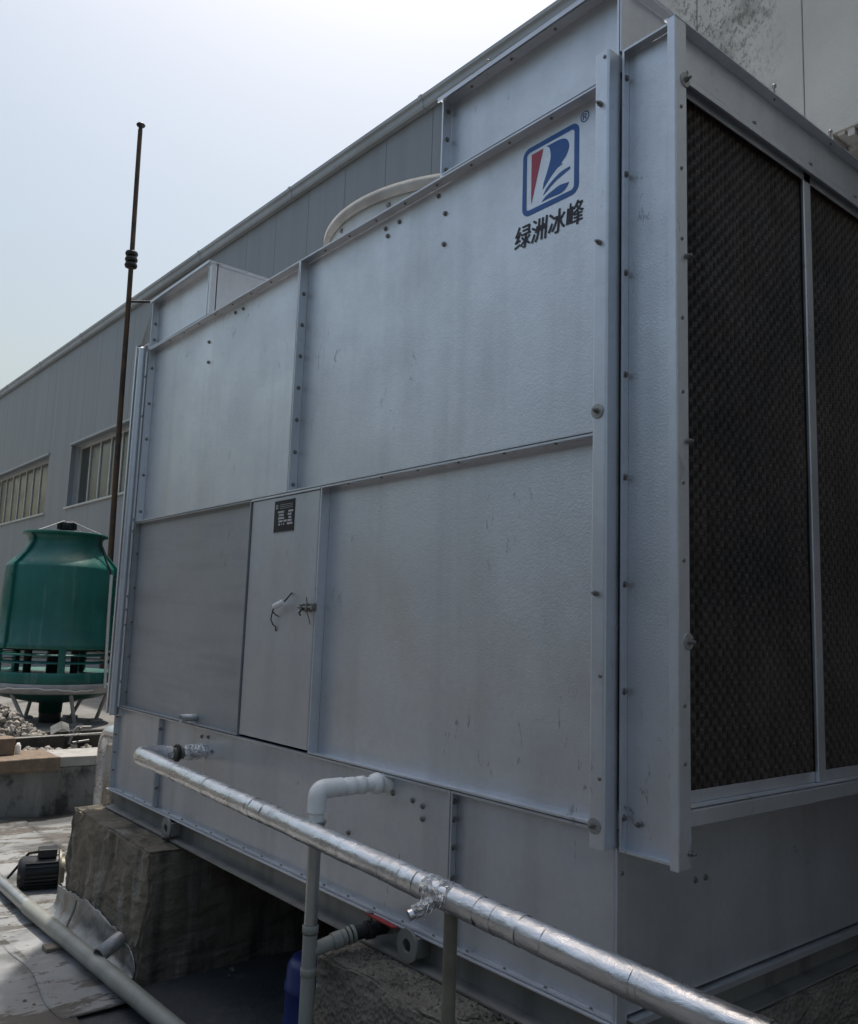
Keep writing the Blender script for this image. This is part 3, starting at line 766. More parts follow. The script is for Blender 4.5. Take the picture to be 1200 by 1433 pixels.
# bolts through the vertical ribs, heads on the right-hand side of each rib (facing +X)
RZ90 = (0, 0, R(90))
def rib(x, zs, y=0.026):
    for z in zs: put('bolt', B_S, (x + GAP + TH, y, z), (0, random.uniform(0, 1), R(90)))
rib(-1.79, [1.57 + 0.145 * i for i in range(7)])
rib(UL, [1.60 + 0.22 * i for i in range(5)])
rib(UL, [0.55 + 0.20 * i for i in range(5)])
rib(-0.653, [0.43, 0.375, 0.29, 0.2, 0.1], 0.014)
rib(-2.995, [0.40, 0.25, 0.1], 0.014)
rib(BL, [0.40, 0.30, 0.2, 0.1], 0.014)
rib(UL, [2.66, 2.76], 0.026)
rib(-0.815, [2.63, 2.75, 2.86], 0.026)
rib(0.006, [2.572, 2.274, 1.978, 1.683, 1.394, 1.103, 0.821, 0.50], 0.016)
# under the horizontal ribs, heads hanging below (facing -Z)
def hrib(z, xs, y=0.024):
    for x in xs: put('bolt', B_T, (x, y, z - GAP - TH), (R(90), 0, 0))
hrib(Z3, [-3.3 + 0.2 * i for i in range(7)]); hrib(Z3, [-1.62 + 0.19 * i for i in range(9)])
hrib(Z2, [-1.35 + 0.22 * i for i in range(6)])
hrib(ZT, [-0.68 + 0.2 * i for i in range(4)])
# rows of small bolts on the bottom flange
for i in range(22): put('bolt', B_T, (-3.45 + 0.16 * i, 0.012, 0.0052), (R(-90), 0, 0))
for i in range(18): put('bolt', B_T, (-3.3 + 0.18 * i, 0.0255, -0.022), spin())
# studs and big washers on the corner channel
for z in (2.479, 2.059, 1.075): put('stud', STUD, (-0.028, -0.052, z), spin())
for z in (1.573, 0.481):
    put('washer', WASH, (-0.030, -0.052, z)); put('stud', STUD, (-0.030, -0.055, z), spin())
for z in (2.62, 0.86, 0.60): put('bolt', B_T, (-0.014, -0.052, z), spin())
put('stud', STUD, (0.052, 0.029, 0.49), spin())
# studs on the corner post, pointing +X
for z in (1.975, 1.471, 0.448): put('stud', STUD, (0.190, 0.040, z), RZ90)
for z in (2.486, 0.957):
    put('washer', WASH, (0.190, 0.040, z), RZ90); put('stud', STUD, (0.193, 0.040, z), RZ90)
for z in (2.40, 2.22, 2.02, 1.80, 1.60, 1.36, 1.16, 0.80, 0.66): put('rivet', B_T, (0.190, 0.022, z), RZ90)
for y in (0.09, 0.45, 0.80, 1.12, 1.5): put('bolt', B_S, (XW - 0.027, y, 2.545), RZ90)
for y in (0.35, 0.40): put('bolt', B_S, (-0.002, y, 0.295), RZ90)
put('bolt', B_T, (0.001, 0.022, 0.36), RZ90)
# left wing bolts and the bottom end bolt
for z in (1.56, 1.49, 1.10, 1.02, 0.93, 0.60, 2.45, 2.2): put('bolt', B_S, (-3.66, 0.029, z), spin())
# screws standing on the top edges
SCR = MB(); SCR.sweep([(0, 0, -0.01), (0, 0, 0.034)], 0.003, 8); SCR.lathe([(0, 0.044), (0.007, 0.043), (0.007, 0.034), (0, 0.034)], (0, 0, 0), 10)
_o = SCR.build('screw', 'bolt_steel'); SCRM = _o.data; bpy.data.objects.remove(_o)
for loc in ((-0.592, 0.02, ZT + 0.006), (0.178, 0.542, 2.664), (0.178, 0.912, 2.664)): put('screw', SCRM, loc)
# fan stack bolts
for k in range(14):
    a = R(200) + k * R(12)
    put('bolt', B_M, (fc[0] + 0.880 * math.cos(a), fc[1] + 0.880 * math.sin(a), 2.875 if k % 3 else 2.80), (0, 0, a + R(90)), unit)
# second hex on the beam (holding-down bolt)
m = MB(); hx = [(0.016 * math.cos(math.pi / 3 * k), 0.016 * math.sin(math.pi / 3 * k)) for k in range(6)]
m.prism(hx, lambda u, v, w: (-2.70 + u, w, -0.080 + v), -0.055, -0.030)
m.sweep([(-2.70, -0.064, -0.080), (-2.70, -0.0, -0.080)], 0.009, 12); m.build('anchor_nut', 'bolt_steel', unit)

# ------------------------------------------------------------------ emblem and lettering painted on the upper panel
YD = WEB - 0.0002
def flat(name, poly, mat, parent=P_UR):
    m = MB(); n = len(poly)
    m.add([(x, YD, z) for x, z in poly] + [(x, YD + 0.0005, z) for x, z in poly],
          [tuple(range(n)), tuple(range(2 * n - 1, n - 1, -1))] + [(i, i + n, (i + 1) % n + n, (i + 1) % n) for i in range(n)])
    return m.build(name, mat, parent, fix=False)
def rrect(x0, x1, z0, z1, r, n=6):
    p = []
    for cx, cz, a in ((x1 - r, z1 - r, 0), (x0 + r, z1 - r, 90), (x0 + r, z0 + r, 180), (x1 - r, z0 + r, 270)):
        p += [(cx + r * math.cos(R(a + 90 * i / n)), cz + r * math.sin(R(a + 90 * i / n))) for i in range(n + 1)]
    return p
def ring(name, po, pi, mat):
    m = MB(); n = len(po)
    m.add([(x, YD, z) for x, z in po + pi] + [(x, YD + 0.0005, z) for x, z in po + pi],
          [(i, (i + 1) % n, n + (i + 1) % n, n + i) for i in range(n)] + [(2 * n + i, i, (i + 1) % n, 2 * n + (i + 1) % n)[::-1] for i in range(n)])
    return m.build(name, mat, P_UR, fix=False)
ring('emblem_frame', rrect(-0.434, -0.192, 2.311, 2.547, 0.030), rrect(-0.4165, -0.2115, 2.3285, 2.5295, 0.013), 'paint_blue')
flat('emblem_red_wedge', [(-0.3954, 2.519), (-0.3432, 2.519), (-0.3941, 2.348)][::-1], 'paint_red')
BIG = [(-0.33, 2.5202), (-0.3017, 2.5203), (-0.2762, 2.5194), (-0.2559, 2.5151), (-0.2408, 2.5045), (-0.2331, 2.4858), (-0.2353, 2.4707), (-0.2449, 2.4528), (-0.2596, 2.4409), (-0.267, 2.4352), (-0.2584, 2.4312), (-0.2794, 2.4271), (-0.2995, 2.4152), (-0.3196, 2.399), (-0.344, 2.3773), (-0.3403, 2.3971), (-0.3279, 2.4248), (-0.3166, 2.4529), (-0.3109, 2.475), (-0.3124, 2.4961), (-0.3195, 2.5136)]
def smooth_poly(p, keep=()):
    o = []
    for i in range(len(p)):
        a, b, c, d = Vector(p[i - 1]), Vector(p[i]), Vector(p[(i + 1) % len(p)]), Vector(p[(i + 2) % len(p)])
        o.append(tuple(b))
        if i in keep or (i + 1) % len(p) in keep: continue
        t = 0.5
        q = 0.5 * ((2 * b) + (-a + c) * t + (2 * a - 5 * b + 4 * c - d) * t * t + (-a + 3 * b - 3 * c + d) * t ** 3)
        o.append(tuple(q))
    return o
flat('emblem_blue_sail', smooth_poly(BIG, (0, 9, 10, 14))[::-1], 'paint_blue')
SW1 = [(-0.2278, 2.4100), (-0.2282, 2.4010), (-0.2538, 2.3944), (-0.2837, 2.3865), (-0.3139, 2.3723), (-0.3415, 2.3567), (-0.3294, 2.3744), (-0.3041, 2.3907), (-0.2739, 2.4047), (-0.2491, 2.4094)]
SW2 = [(-0.2324, 2.3594), (-0.2406, 2.3472), (-0.2627, 2.336), (-0.2929, 2.3368), (-0.3235, 2.3386), (-0.3483, 2.3365), (-0.3289, 2.3498), (-0.2983, 2.3581), (-0.2682, 2.3642)]
flat('emblem_wave', smooth_poly(SW1, (0, 1, 5))[::-1], 'paint_blue'); flat('emblem_wave', smooth_poly(SW2, (0, 5))[::-1], 'paint_blue')
def text(body, x0, x1, z0, z1, mat, name, shear=0.0, bold=0.0, dx=(0.0,)):
    cu = bpy.data.curves.new(name, 'FONT'); cu.body = body; cu.size = 1.0; cu.shear = shear; cu.offset = bold; cu.extrude = 0.0; cu.resolution_u = 4
    ob = bpy.data.objects.new(name, cu); C.objects.link(ob)
    dg = bpy.context.evaluated_depsgraph_get()
    me = bpy.data.meshes.new_from_object(ob.evaluated_get(dg))
    bpy.data.objects.remove(ob); bpy.data.curves.remove(cu)
    xs = [v.co.x for v in me.vertices]; ys_ = [v.co.y for v in me.vertices]
    if not xs: return None
    ax, bx_, ay, by_ = min(xs), max(xs), min(ys_), max(ys_)
    o = base_of(unit)
    nv = len(me.vertices); vc = [v.co.copy() for v in me.vertices]; fc_ = [tuple(p.vertices) for p in me.polygons]
    me2 = bpy.data.meshes.new(name)
    me2.from_pydata([(c_.x + d_[0], c_.y + d_[1], 0) for d_ in dx for c_ in vc], [], [tuple(i + k_ * nv for i in f_) for k_ in range(len(dx)) for f_ in fc_])
    me = me2; lay = [k_ for k_ in range(len(dx)) for _ in range(nv)]
    for v in me.vertices:
        x = x0 + (x1 - x0) * (v.co.x - ax) / (bx_ - ax); z = z0 + (z1 - z0) * (v.co.y - ay) / (by_ - ay)
        v.co = (x - o.x, YD - 0.00008 * lay[v.index] - o.y, z - o.z)
    me.materials.clear(); me.materials.append(MT[mat])
    t = bpy.data.objects.new(name, me); C.objects.link(t); t.parent = P_UR; return t
text('绿洲冰峰', -0.466, -0.172, 2.208, 2.286, 'paint_ink', 'lettering', 0.10, 0.0, ((-0.016, 0), (0, 0.004), (0.016, 0), (0, -0.004)))
text('®', -0.187, -0.153, 2.531, 2.568, 'paint_blue', 'registered_mark', 0.0, 0.0, ((-0.008, 0), (0.008, 0)))

# ================================================================== PLINTHS
def plinth(x0, x1, label, yf=-0.165):
    t = thing('concrete_plinth', ((x0 + x1) / 2, 1.0, GZ), label, 'plinth')
    m = MB(); b = 0.035
    m.add([(x0 - b, yf - b, GZ - 0.03), (x1 + b, yf - b, GZ - 0.03), (x1 + b, UD + 0.3, GZ - 0.03), (x0 - b, UD + 0.3, GZ - 0.03),
           (x0, yf, -0.100), (x1, yf, -0.100), (x1, UD + 0.25, -0.100), (x0, UD + 0.25, -0.100)],
          [(3, 2, 1, 0), (4, 5, 6, 7), (0, 1, 5, 4), (1, 2, 6, 5), (2, 3, 7, 6), (3, 0, 4, 7)])
    o = m.build('plinth_body', 'plinth_concrete', t)
    zt = -0.100 - GZ
    bm = bmesh.new(); bm.from_mesh(o.data)
    bmesh.ops.bevel(bm, geom=bm.edges[:], offset=0.012, segments=2, affect='EDGES')
    bm.to_mesh(o.data); bm.free()
    rough_up(o, 0.020, 4.5, 21)
    rough_up(o, 0.009, 26)
    for v in o.data.vertices:
        if v.co.z > zt - 0.004: v.co.z = zt - 0.002 + min(0, (v.co.z - zt) * 0.6)
        if abs(v.co.y + 1.0) > 0 and v.co.y + 1.0 < 0.02:      # worn front arris
            k = max(0, v.co.z - (zt - 0.05)) / 0.05
            v.co.z -= 0.016 * k * max(0, noise.noise(Vector((v.co.x * 9, 2, 0))))
    for p in o.data.polygons: p.use_smooth = False
    return t
plinth(-3.715, -2.57, 'streaked concrete plinth under the left end of the unit')
p2 = plinth(-1.09, 0.03, 'gravelly concrete plinth behind the grey drain pipe', -0.19)
for ch in p2.children: ch.data.materials[0] = MT['gravel_concrete']
# loose grit on the right plinth: small stones
gm = MB(); random.seed(3)
for i in range(1500):
    x = random.uniform(-1.02, -0.05); y = random.uniform(-0.16, 0.02)
    if random.random() > 0.35 + 0.65 * max(0, noise.noise(Vector((x * 4, y * 4, 1))) + 0.4): continue
    s = random.uniform(0.004, 0.011); z = -0.104
    a = [(x + s * random.uniform(.6, 1.2) * math.cos(k * 1.57 + .3), y + s * random.uniform(.6, 1.2) * math.sin(k * 1.57 + .3), z) for k in range(4)] + [(x, y, z + s * random.uniform(.6, 1.3))]
    gm.add(a, [(0, 1, 4), (1, 2, 4), (2, 3, 4), (3, 0, 4)])
o = gm.build('loose_grit', 'rubble_stone', p2); o['kind'] = 'stuff'; o.data.materials[0] = MT['gravel_concrete']

# membrane flashing turned up against the left plinth
fl = thing('membrane_flashing', (-3.1, -0.25, GZ), 'silver roofing membrane turned up against the left plinth foot', 'flashing')
top = [(-3.74, -0.525), (-3.55, -0.515), (-3.42, -0.50), (-3.36, -0.515), (-3.30, -0.488), (-3.20, -0.493), (-3.05, -0.495), (-2.95, -0.508), (-2.83, -0.517), (-2.72, -0.535), (-2.62, -0.552), (-2.585, -0.575), (-2.565, -0.62)]
def toph(x):
    for (a, za), (b, zb) in zip(top[:-1], top[1:]):
        if a <= x <= b: return za + (zb - za) * (x - a) / (b - a)
    return top[-1][1]
m = MB(); NX = 140; NV = 16; vv = []
for i in range(NX + 1):
    x = -3.74 + (3.74 - 2.565) * i / NX
    zt = toph(x) + 0.010 * noise.noise(Vector((x * 18, 0, 0))) + 0.007 * noise.noise(Vector((x * 55, 3, 0)))
    for j in range(NV + 1):
        v = j / NV
        z = GZ + 0.012 + (zt - GZ - 0.012) * v
        yv = -0.214 - 0.055 * (1 - min(1, v * 2.2)) ** 2 + 0.014 * v + 0.006 * noise.noise(Vector((x * 9, v * 3, 3))) + 0.003 * noise.noise(Vector((x * 30, v * 8, 5)))
        if v < 0.1: yv -= 0.04 * (0.1 - v) / 0.1
        vv.append((x, yv, z))
m.add(vv, [(i * (NV + 1) + j, (i + 1) * (NV + 1) + j, (i + 1) * (NV + 1) + j + 1, i * (NV + 1) + j + 1) for i in range(NX) for j in range(NV)], True)
o = m.build('membrane_skirt', 'flashing_silver', fl)
md = o.modifiers.new('solid', 'SOLIDIFY'); md.thickness = 0.0035; md.offset = 0
m = MB(); m.sweep([(-3.36, -0.222, -0.505), (-3.375, -0.226, -0.56), (-3.39, -0.250, -0.64), (-3.39, -0.30, -0.668)], [0.005, 0.007, 0.007, 0.005], 10); m.build('lap_fold', 'flashing_silver', fl)

# ================================================================== PIPES
# foil wrapped main
def foil_tube(path, r, seed, step=0.010, n=32, amp=0.045):
    # resample
    pts = [Vector(p) for p in path]; out_ = [pts[0]]
    for a, b in zip(pts[:-1], pts[1:]):
        L = (b - a).length; k = max(1, int(L / step))
        out_ += [a + (b - a) * (i / k) for i in range(1, k + 1)]
    band = []; cur = 1.0; nextb = 0
    random.seed(seed)
    for i in range(len(out_)):
        if i >= nextb: cur = 1.0 + random.uniform(-0.024, 0.024); nextb = i + random.choice((2, 3, 5, 9, 14))
        band.append(cur)
    def rf(i, t):
        s = i * step
        fat = 1.0 + (0.20 * max(0.0, 1 - s / 0.45) if seed == 2 else 0)
        return fat * band[i] + amp * noise.noise(Vector((s * 9, math.cos(t) * 1.6, math.sin(t) * 1.6 + seed))) + amp * 0.6 * noise.noise(Vector((s * 40, math.cos(t) * 2.5, math.sin(t) * 2.5 + seed)))
    return MB().sweep(out_, r, n, True, True, rf), out_
fp = thing('insulated_foil_pipe', (-0.9, -0.33, GZ), 'long foil-wrapped insulated pipe running across the front of the unit', 'pipe')
run = bez((-2.482, -0.175, 0.348), (-2.482, -0.312, 0.360), (-2.36, -0.312, 0.358), 10) + [Vector((-0.92, -0.348, 0.323)), Vector((-0.26, -0.355, 0.303)), Vector((0.29, -0.362, 0.286)), Vector((1.2, -0.372, 0.268)), Vector((2.6, -0.39, 0.24))]
m, pts = foil_tube(run, 0.0345, 2); m.build('wrapped_run', 'foil', fp)
m, _ = foil_tube([(-2.487, 0.034, 0.352), (-2.487, -0.02, 0.351), (-2.487, -0.085, 0.350)], 0.037, 5, amp=0.16); m.build('wrapped_nozzle', 'foil_crumpled', fp)
m = MB(); m.sweep([(-2.485, -0.08, 0.350), (-2.485, -0.14, 0.348), (-2.482, -0.20, 0.349)], 0.029, 20); m.build('bare_joint', 'post_steel', fp)
m, _ = foil_tube([(-2.484, -0.142, 0.349), (-2.483, -0.19, 0.351)], 0.0355, 31, amp=0.16); m.build('joint_wrap', 'foil_crumpled', fp)
m = MB(); m.lathe([(0.034, -0.118), (0.040, -0.116), (0.040, -0.104), (0.034, -0.102)], (-2.486, 0, 0.350), 24, 'Y'); m.build('joint_clamp', 'black_iron', fp)
# tape bands
random.seed(11)
for k in range(46):
    i = random.randrange(12, len(pts) - 60)
    p = pts[i]; d = (pts[i + 1] - pts[i - 1]).normalized(); w = random.choice((0.002, 0.003, 0.003, 0.03, 0.045))
    rr = 0.0352 + random.uniform(0, 0.0006)
    m = MB(); nn = 26; ph = random.uniform(0, 6)
    m.sweep([p - d * w / 2, p - d * w / 4, p, p + d * w / 4, p + d * w / 2], rr, nn, False, True, lambda i_, t: 1 + 0.02 * math.sin(3 * t + ph) + 0.02 * noise.noise(Vector((i_, math.cos(t) * 3, ph))))
    o = m.build('tape_band', 'foil', fp)
# crumpled tee wrap and capped stub
m, _ = foil_tube([(-0.318, -0.354, 0.305), (-0.215, -0.356, 0.302)], 0.0372, 8, amp=0.13); m.build('tee_wrap', 'foil_crumpled', fp)
m, _ = foil_tube([(-0.268, -0.36, 0.298), (-0.280, -0.40, 0.277), (-0.290, -0.428, 0.264)], 0.0175, 9, amp=0.12); m.build('stub_wrap', 'foil_crumpled', fp)
m = MB(); m.tube((-0.287, -0.420, 0.267), (-0.2935, -0.440, 0.259), 0.014, 8); m.build('stub_cap', 'foil', fp)
m = MB()
for k in range(7):
    a = random.uniform(0, 6.28); x = -0.262 + random.uniform(-0.04, 0.04); y = -0.385 + random.uniform(-0.03, 0.02); z = 0.30 + random.uniform(-0.03, 0.03)
    L = random.uniform(0.02, 0.05)
    m.add([(x, y, z), (x + 0.012, y - 0.006, z + 0.004), (x + 0.010 + 0.01 * math.cos(a), y - 0.012, z - L), (x + 0.002 * math.sin(a), y - 0.004, z - L * 0.8)], [(0, 1, 2, 3)])
o = m.build('foil_shreds', 'foil_crumpled', fp, fix=False)

# support post below the tee
sp = thing('support_post', (-0.235, -0.352, GZ), 'thin dull steel post propping the foil pipe at its tee', 'post')
m = MB(); m.tube((-0.235, -0.352, GZ), (-0.235, -0.352, 0.275), 0.0175, 18); m.build('post_tube', 'post_steel', sp)
m = MB(); m.box(-0.285, -0.185, -0.402, -0.302, GZ + 0.001, GZ + 0.009); m.build('foot_plate', 'post_steel', sp)

# white overflow pipe
wp = thing('white_overflow_pipe', (-1.03, -0.12, 0.43), 'white plastic overflow elbow coming out of the basin side', 'pipe')
XWp = -1.022
m = MB(); path = [(XWp, 0.034, 0.430), (XWp, -0.19, 0.431)] + [tuple(v) for v in bez((XWp, -0.215, 0.431), (XWp - 0.002, -0.256, 0.431), (XWp - 0.003, -0.256, 0.392), 8)] + [(XWp - 0.004, -0.256, 0.30)]
m.sweep(path, 0.0235, 24); m.build('pipe_run', 'pvc_white', wp)
m = MB(); m.sweep([(XWp, -0.165, 0.431)] + [tuple(v) for v in bez((XWp, -0.222, 0.431), (XWp - 0.002, -0.259, 0.434), (XWp - 0.003, -0.257, 0.396), 10)] + [(XWp - 0.003, -0.257, 0.358)], 0.0310, 28); m.build('elbow', 'pvc_white', wp, 0.001)
m = MB(); m.lathe([(0.0236, -0.150), (0.0295, -0.148), (0.0300, -0.118), (0.0270, -0.114), (0.0270, -0.100), (0.0300, -0.098), (0.0300, -0.074), (0.0236, -0.072)], (XWp, 0, 0.4305), 28, 'Y'); m.build('coupling', 'pvc_white', wp)
m = MB(); m.lathe([(0.0236, -0.040), (0.033, -0.036), (0.036, -0.022), (0.0365, -0.012), (0.031, -0.010), (0.031, 0.012), (0.036, 0.013), (0.036, 0.034)], (XWp, 0, 0.430), 32, 'Y'); m.build('tank_fitting', 'pvc_white', wp)
# grey drain pipe
gp = thing('grey_drain_pipe', (-1.028, -0.256, GZ), 'upright grey plastic drain pipe under the white overflow elbow', 'pipe')
GX, GY = -1.028, -0.256
m = MB(); m.sweep([(GX, GY, -0.02), (GX, GY, 0.318)], 0.0215, 24, True); m.build('upper_tube', 'pipe_steel', gp)
m = MB(); m.sweep([(GX, GY, GZ - 0.01), (GX, GY, -0.022)], 0.0235, 24, True); m.build('lower_tube', 'pvc_grey', gp)
m = MB(); m.lathe([(0.0225, 0.290), (0.0235, 0.300), (0.034, 0.326), (0.036, 0.331), (0.0335, 0.331), (0.027, 0.318), (0.024, 0.300)], (GX, GY, 0), 28); m.build('funnel_collar', 'pvc_grey', gp)
for zz in (-0.005, -0.135):
    m = MB(); m.lathe([(0.0236, zz - 0.014), (0.0262, zz - 0.012), (0.0262, zz + 0.010), (0.0236, zz + 0.012)], (GX, GY, 0), 28); m.build('collar', 'pvc_grey', gp)
m = MB(); m.sweep([(GX, GY + 0.01, -0.075), (GX + 0.004, GY + 0.10, -0.058)], 0.0225, 20); m.build('tee_branch', 'pvc_grey', gp)
m = MB()
for a, b, r in ((0.0, 0.030, 0.029), (0.032, 0.046, 0.026), (0.050, 0.060, 0.0285), (0.066, 0.076, 0.0285)):
    m.tube((GX + 0.004 + a * 0.2, GY + 0.085 + a, -0.061 + a * 0.22), (GX + 0.004 + b * 0.2, GY + 0.085 + b, -0.061 + b * 0.22), r, 8 if a == 0.0 else 24)
m.build('union_nut', 'pvc_grey', gp)
# drain valve with red lever
dv = thing('drain_valve', (-0.98, -0.02, -0.05), 'dark iron drain valve with a red lever under the basin edge', 'valve')
m = MB(); m.sweep([(GX + 0.02, GY + 0.16, -0.044), (GX + 0.03, -0.02, -0.040), (GX + 0.035, 0.02, -0.04)], 0.023, 20); m.lathe([(0.024, -0.055), (0.032, -0.052), (0.032, -0.030), (0.024, -0.027)], (GX + 0.028, 0, -0.040), 8, 'Y', False); m.build('valve_body', 'black_iron', dv)
m = MB(); m.tube((GX + 0.028, -0.040, -0.02), (GX + 0.028, -0.040, 0.012), 0.008, 12); m.tube((GX + 0.028, -0.040, 0.008), (GX + 0.028, -0.040, 0.016), 0.0125, 6); m.build('valve_stem', 'bolt_steel', dv)
m = MB(); m.prism([(0.0, -0.011), (0.05, -0.012), (0.055, -0.015), (0.15, -0.013), (0.16, 0.0), (0.15, 0.013), (0.055, 0.015), (0.05, 0.012), (0.0, 0.011)], lambda u, v, w: (GX + 0.02 + u, -0.044 + v * 0.8, w + 0.007 - u * 0.02), 0.0, 0.006)
m.build('lever', 'handle_red', dv, 0.0015)

# blue drum under the unit
bd = thing('blue_drum', (-1.54, 0.02, GZ), 'blue plastic drum in the shadow behind the grey drain pipe', 'drum')
dc = (-1.545, 0.11, GZ)
m = MB(); m.lathe([(0, 0.002), (0.1000, 0.002), (0.1120, 0.015), (0.1160, 0.10), (0.1200, 0.11), (0.1200, 0.13), (0.1160, 0.14), (0.1160, 0.24), (0.1200, 0.25), (0.1200, 0.27), (0.1160, 0.28), (0.1120, 0.335), (0.0960, 0.362), (0.0640, 0.37), (0, 0.37)], dc, 40); m.build('drum_body', 'drum_blue', bd)
m = MB(); m.lathe([(0.0, 0.40), (0.028, 0.40), (0.030, 0.37)], (dc[0] + 0.06, dc[1] - 0.03, GZ), 20); m.build('drum_cap', 'drum_blue', bd)

# pipe along the ground in front of the left plinth
lp = thing('ground_pipe', (-3.3, -0.33, GZ), 'grey steel pipe lying along the roof in front of the left plinth', 'pipe')
m = MB(); m.sweep([(-6.1, -0.395, -0.612), (-3.70, -0.365, -0.606)], 0.034, 22); m.build('pipe_length', 'pipe_steel', lp)
m = MB(); m.sweep([(-3.70, -0.365, -0.606), (-2.6, -0.325, -0.602), (-1.4, -0.290, -0.60)], 0.0385, 22); m.build('pipe_length', 'pvc_grey', lp)
for x in (-5.0, -3.15, -1.7): MB().box(x - 0.04, x + 0.04, -0.43, -0.27, GZ - 0.01, -0.640).build('packing_block', 'wood_old', lp, 0.004)
# short stub through the flashing
so = thing('scupper_stub', (-2.70, -0.24, -0.60), 'short bright metal stub pipe poking through the silver flashing', 'pipe')
m = MB(); m.lathe([(0.035, 0.0), (0.035, 0.13), (0.031, 0.13), (0.031, 0.0)], (-2.70, -0.24, -0.60), 24)
ob = m.build('stub_tube', 'flashing_silver', so)
ob.rotation_euler = Vector((0.30, -0.80, -0.30)).to_track_quat('Z', 'Y').to_euler(); ob.location = (-0.04, 0.03, 0.075)

# foil elbow at the left end
le = thing('foil_elbow_pipe', (-4.07, 0.13, GZ), 'foil-wrapped elbow pipe dropping beside the left end of the unit', 'pipe')
m, _ = foil_tube([(-3.66, 0.13, 0.262), (-3.93, 0.13, 0.262)] + [tuple(v) for v in bez((-3.97, 0.13, 0.262), (-4.09, 0.13, 0.262), (-4.09, 0.13, 0.13), 10)] + [(-4.095, 0.13, GZ)], 0.052, 21, 0.02, 28, 0.04)
m.build('wrapped_elbow', 'foil', le)

# motor lying on the roof
mo = thing('electric_motor', (-4.2, -0.12, GZ), 'black finned electric motor lying on the roof by the left plinth', 'motor')
ax = Vector((0.25, 0.968, 0)).normalized(); per = Vector((-ax.y, ax.x, 0)); cc = Vector((-4.20, -0.17, GZ + 0.118))
def MP(a, b, c): p = cc + ax * a + per * b + Vector((0, 0, c)); return (p.x, p.y, p.z)
m = MB(); m.sweep([MP(-0.125, 0, 0), MP(-0.12, 0, 0), MP(-0.10, 0, 0), MP(0.10, 0, 0)], [0.05, 0.075, 0.092, 0.092], 32); m.build('motor_body', 'motor_paint', mo)
for k in range(26):
    a = 2 * math.pi * k / 26
    if 0.9 < a < 2.2: continue
    m = MB(); c, s_ = math.cos(a), math.sin(a)
    m.add([MP(u, c * r_ - s_ * w, s_ * r_ + c * w) for u in (-0.085, 0.095) for r_ in (0.088, 0.105) for w in (-0.0025, 0.0025)],
          [(0, 1, 3, 2), (4, 6, 7, 5), (0, 4, 5, 1), (2, 3, 7, 6), (0, 2, 6, 4), (1, 5, 7, 3)])
    m.build('cooling_fin', 'motor_paint', mo)
m = MB(); m.sweep([MP(0.10, 0, 0), MP(0.112, 0, 0)], 0.118, 36); m.sweep([MP(0.112, 0, 0), MP(0.135, 0, 0)], 0.075, 28); m.build('flange', 'post_steel', mo, 0.002)
m = MB(); m.tube(MP(0.135, 0, 0), MP(0.19, 0, 0), 0.014, 14); m.build('shaft', 'bolt_steel', mo)
m = MB(); m.add([MP(u, b, z) for u in (-0.02, 0.085) for b in (-0.05, 0.05) for z in (0.088, 0.135)], [(0, 1, 3, 2), (4, 6, 7, 5), (0, 4, 5, 1), (2, 3, 7, 6), (0, 2, 6, 4), (1, 5, 7, 3)]); m.build('terminal_box', 'motor_paint', mo, 0.004)

m = MB(); m.add([MP(u, b, z) for u in (0.0, 0.06) for b in (0.1050, 0.1075) for z in (-0.02, 0.025)], [(0, 1, 3, 2), (4, 6, 7, 5), (0, 4, 5, 1), (2, 3, 7, 6), (0, 2, 6, 4), (1, 5, 7, 3)]); m.build('rating_plate', 'scrap_metal', mo)
m = MB(); m.sweep([MP(-0.02, 0.02, 0.11), MP(-0.07, 0.04, 0.10), MP(-0.16, 0.05, -0.02), MP(-0.24, 0.02, -0.105), MP(-0.40, -0.10, -0.108)], 0.008, 8); m.build('power_cable', 'black_iron', mo)

# ================================================================== GREEN TOWER
tc = Vector((-9.22, 1.27, RZ))
gt = thing('bottle_cooling_tower', tuple(tc), 'round green fibreglass bottle cooling tower standing on the raised roof', 'cooling tower')
def TZ(z): return z            # heights in world z
def lat(prof, name, mat, parent=gt, n=64, **k):
    m = MB(); m.lathe(prof, (tc.x, tc.y, 0), n, **k); return m.build(name, mat, parent)
body = lat([(0.652, 0.600), (0.660, 0.605), (0.660, 0.655), (0.648, 0.662), (0.632, 1.10), (0.622, 1.520), (0.612, 1.548), (0.565, 1.600), (0.475, 1.700), (0.435, 1.760), (0.412, 1.815), (0.408, 1.862), (0.425, 1.898), (0.452, 1.915), (0.475, 1.920), (0.475, 1.945), (0.440, 1.945), (0.405, 1.905), (0.392, 1.86), (0.40, 1.79), (0.60, 1.52), (0.64, 0.60), (0.652, 0.600)], 'shell', 'tower_green')
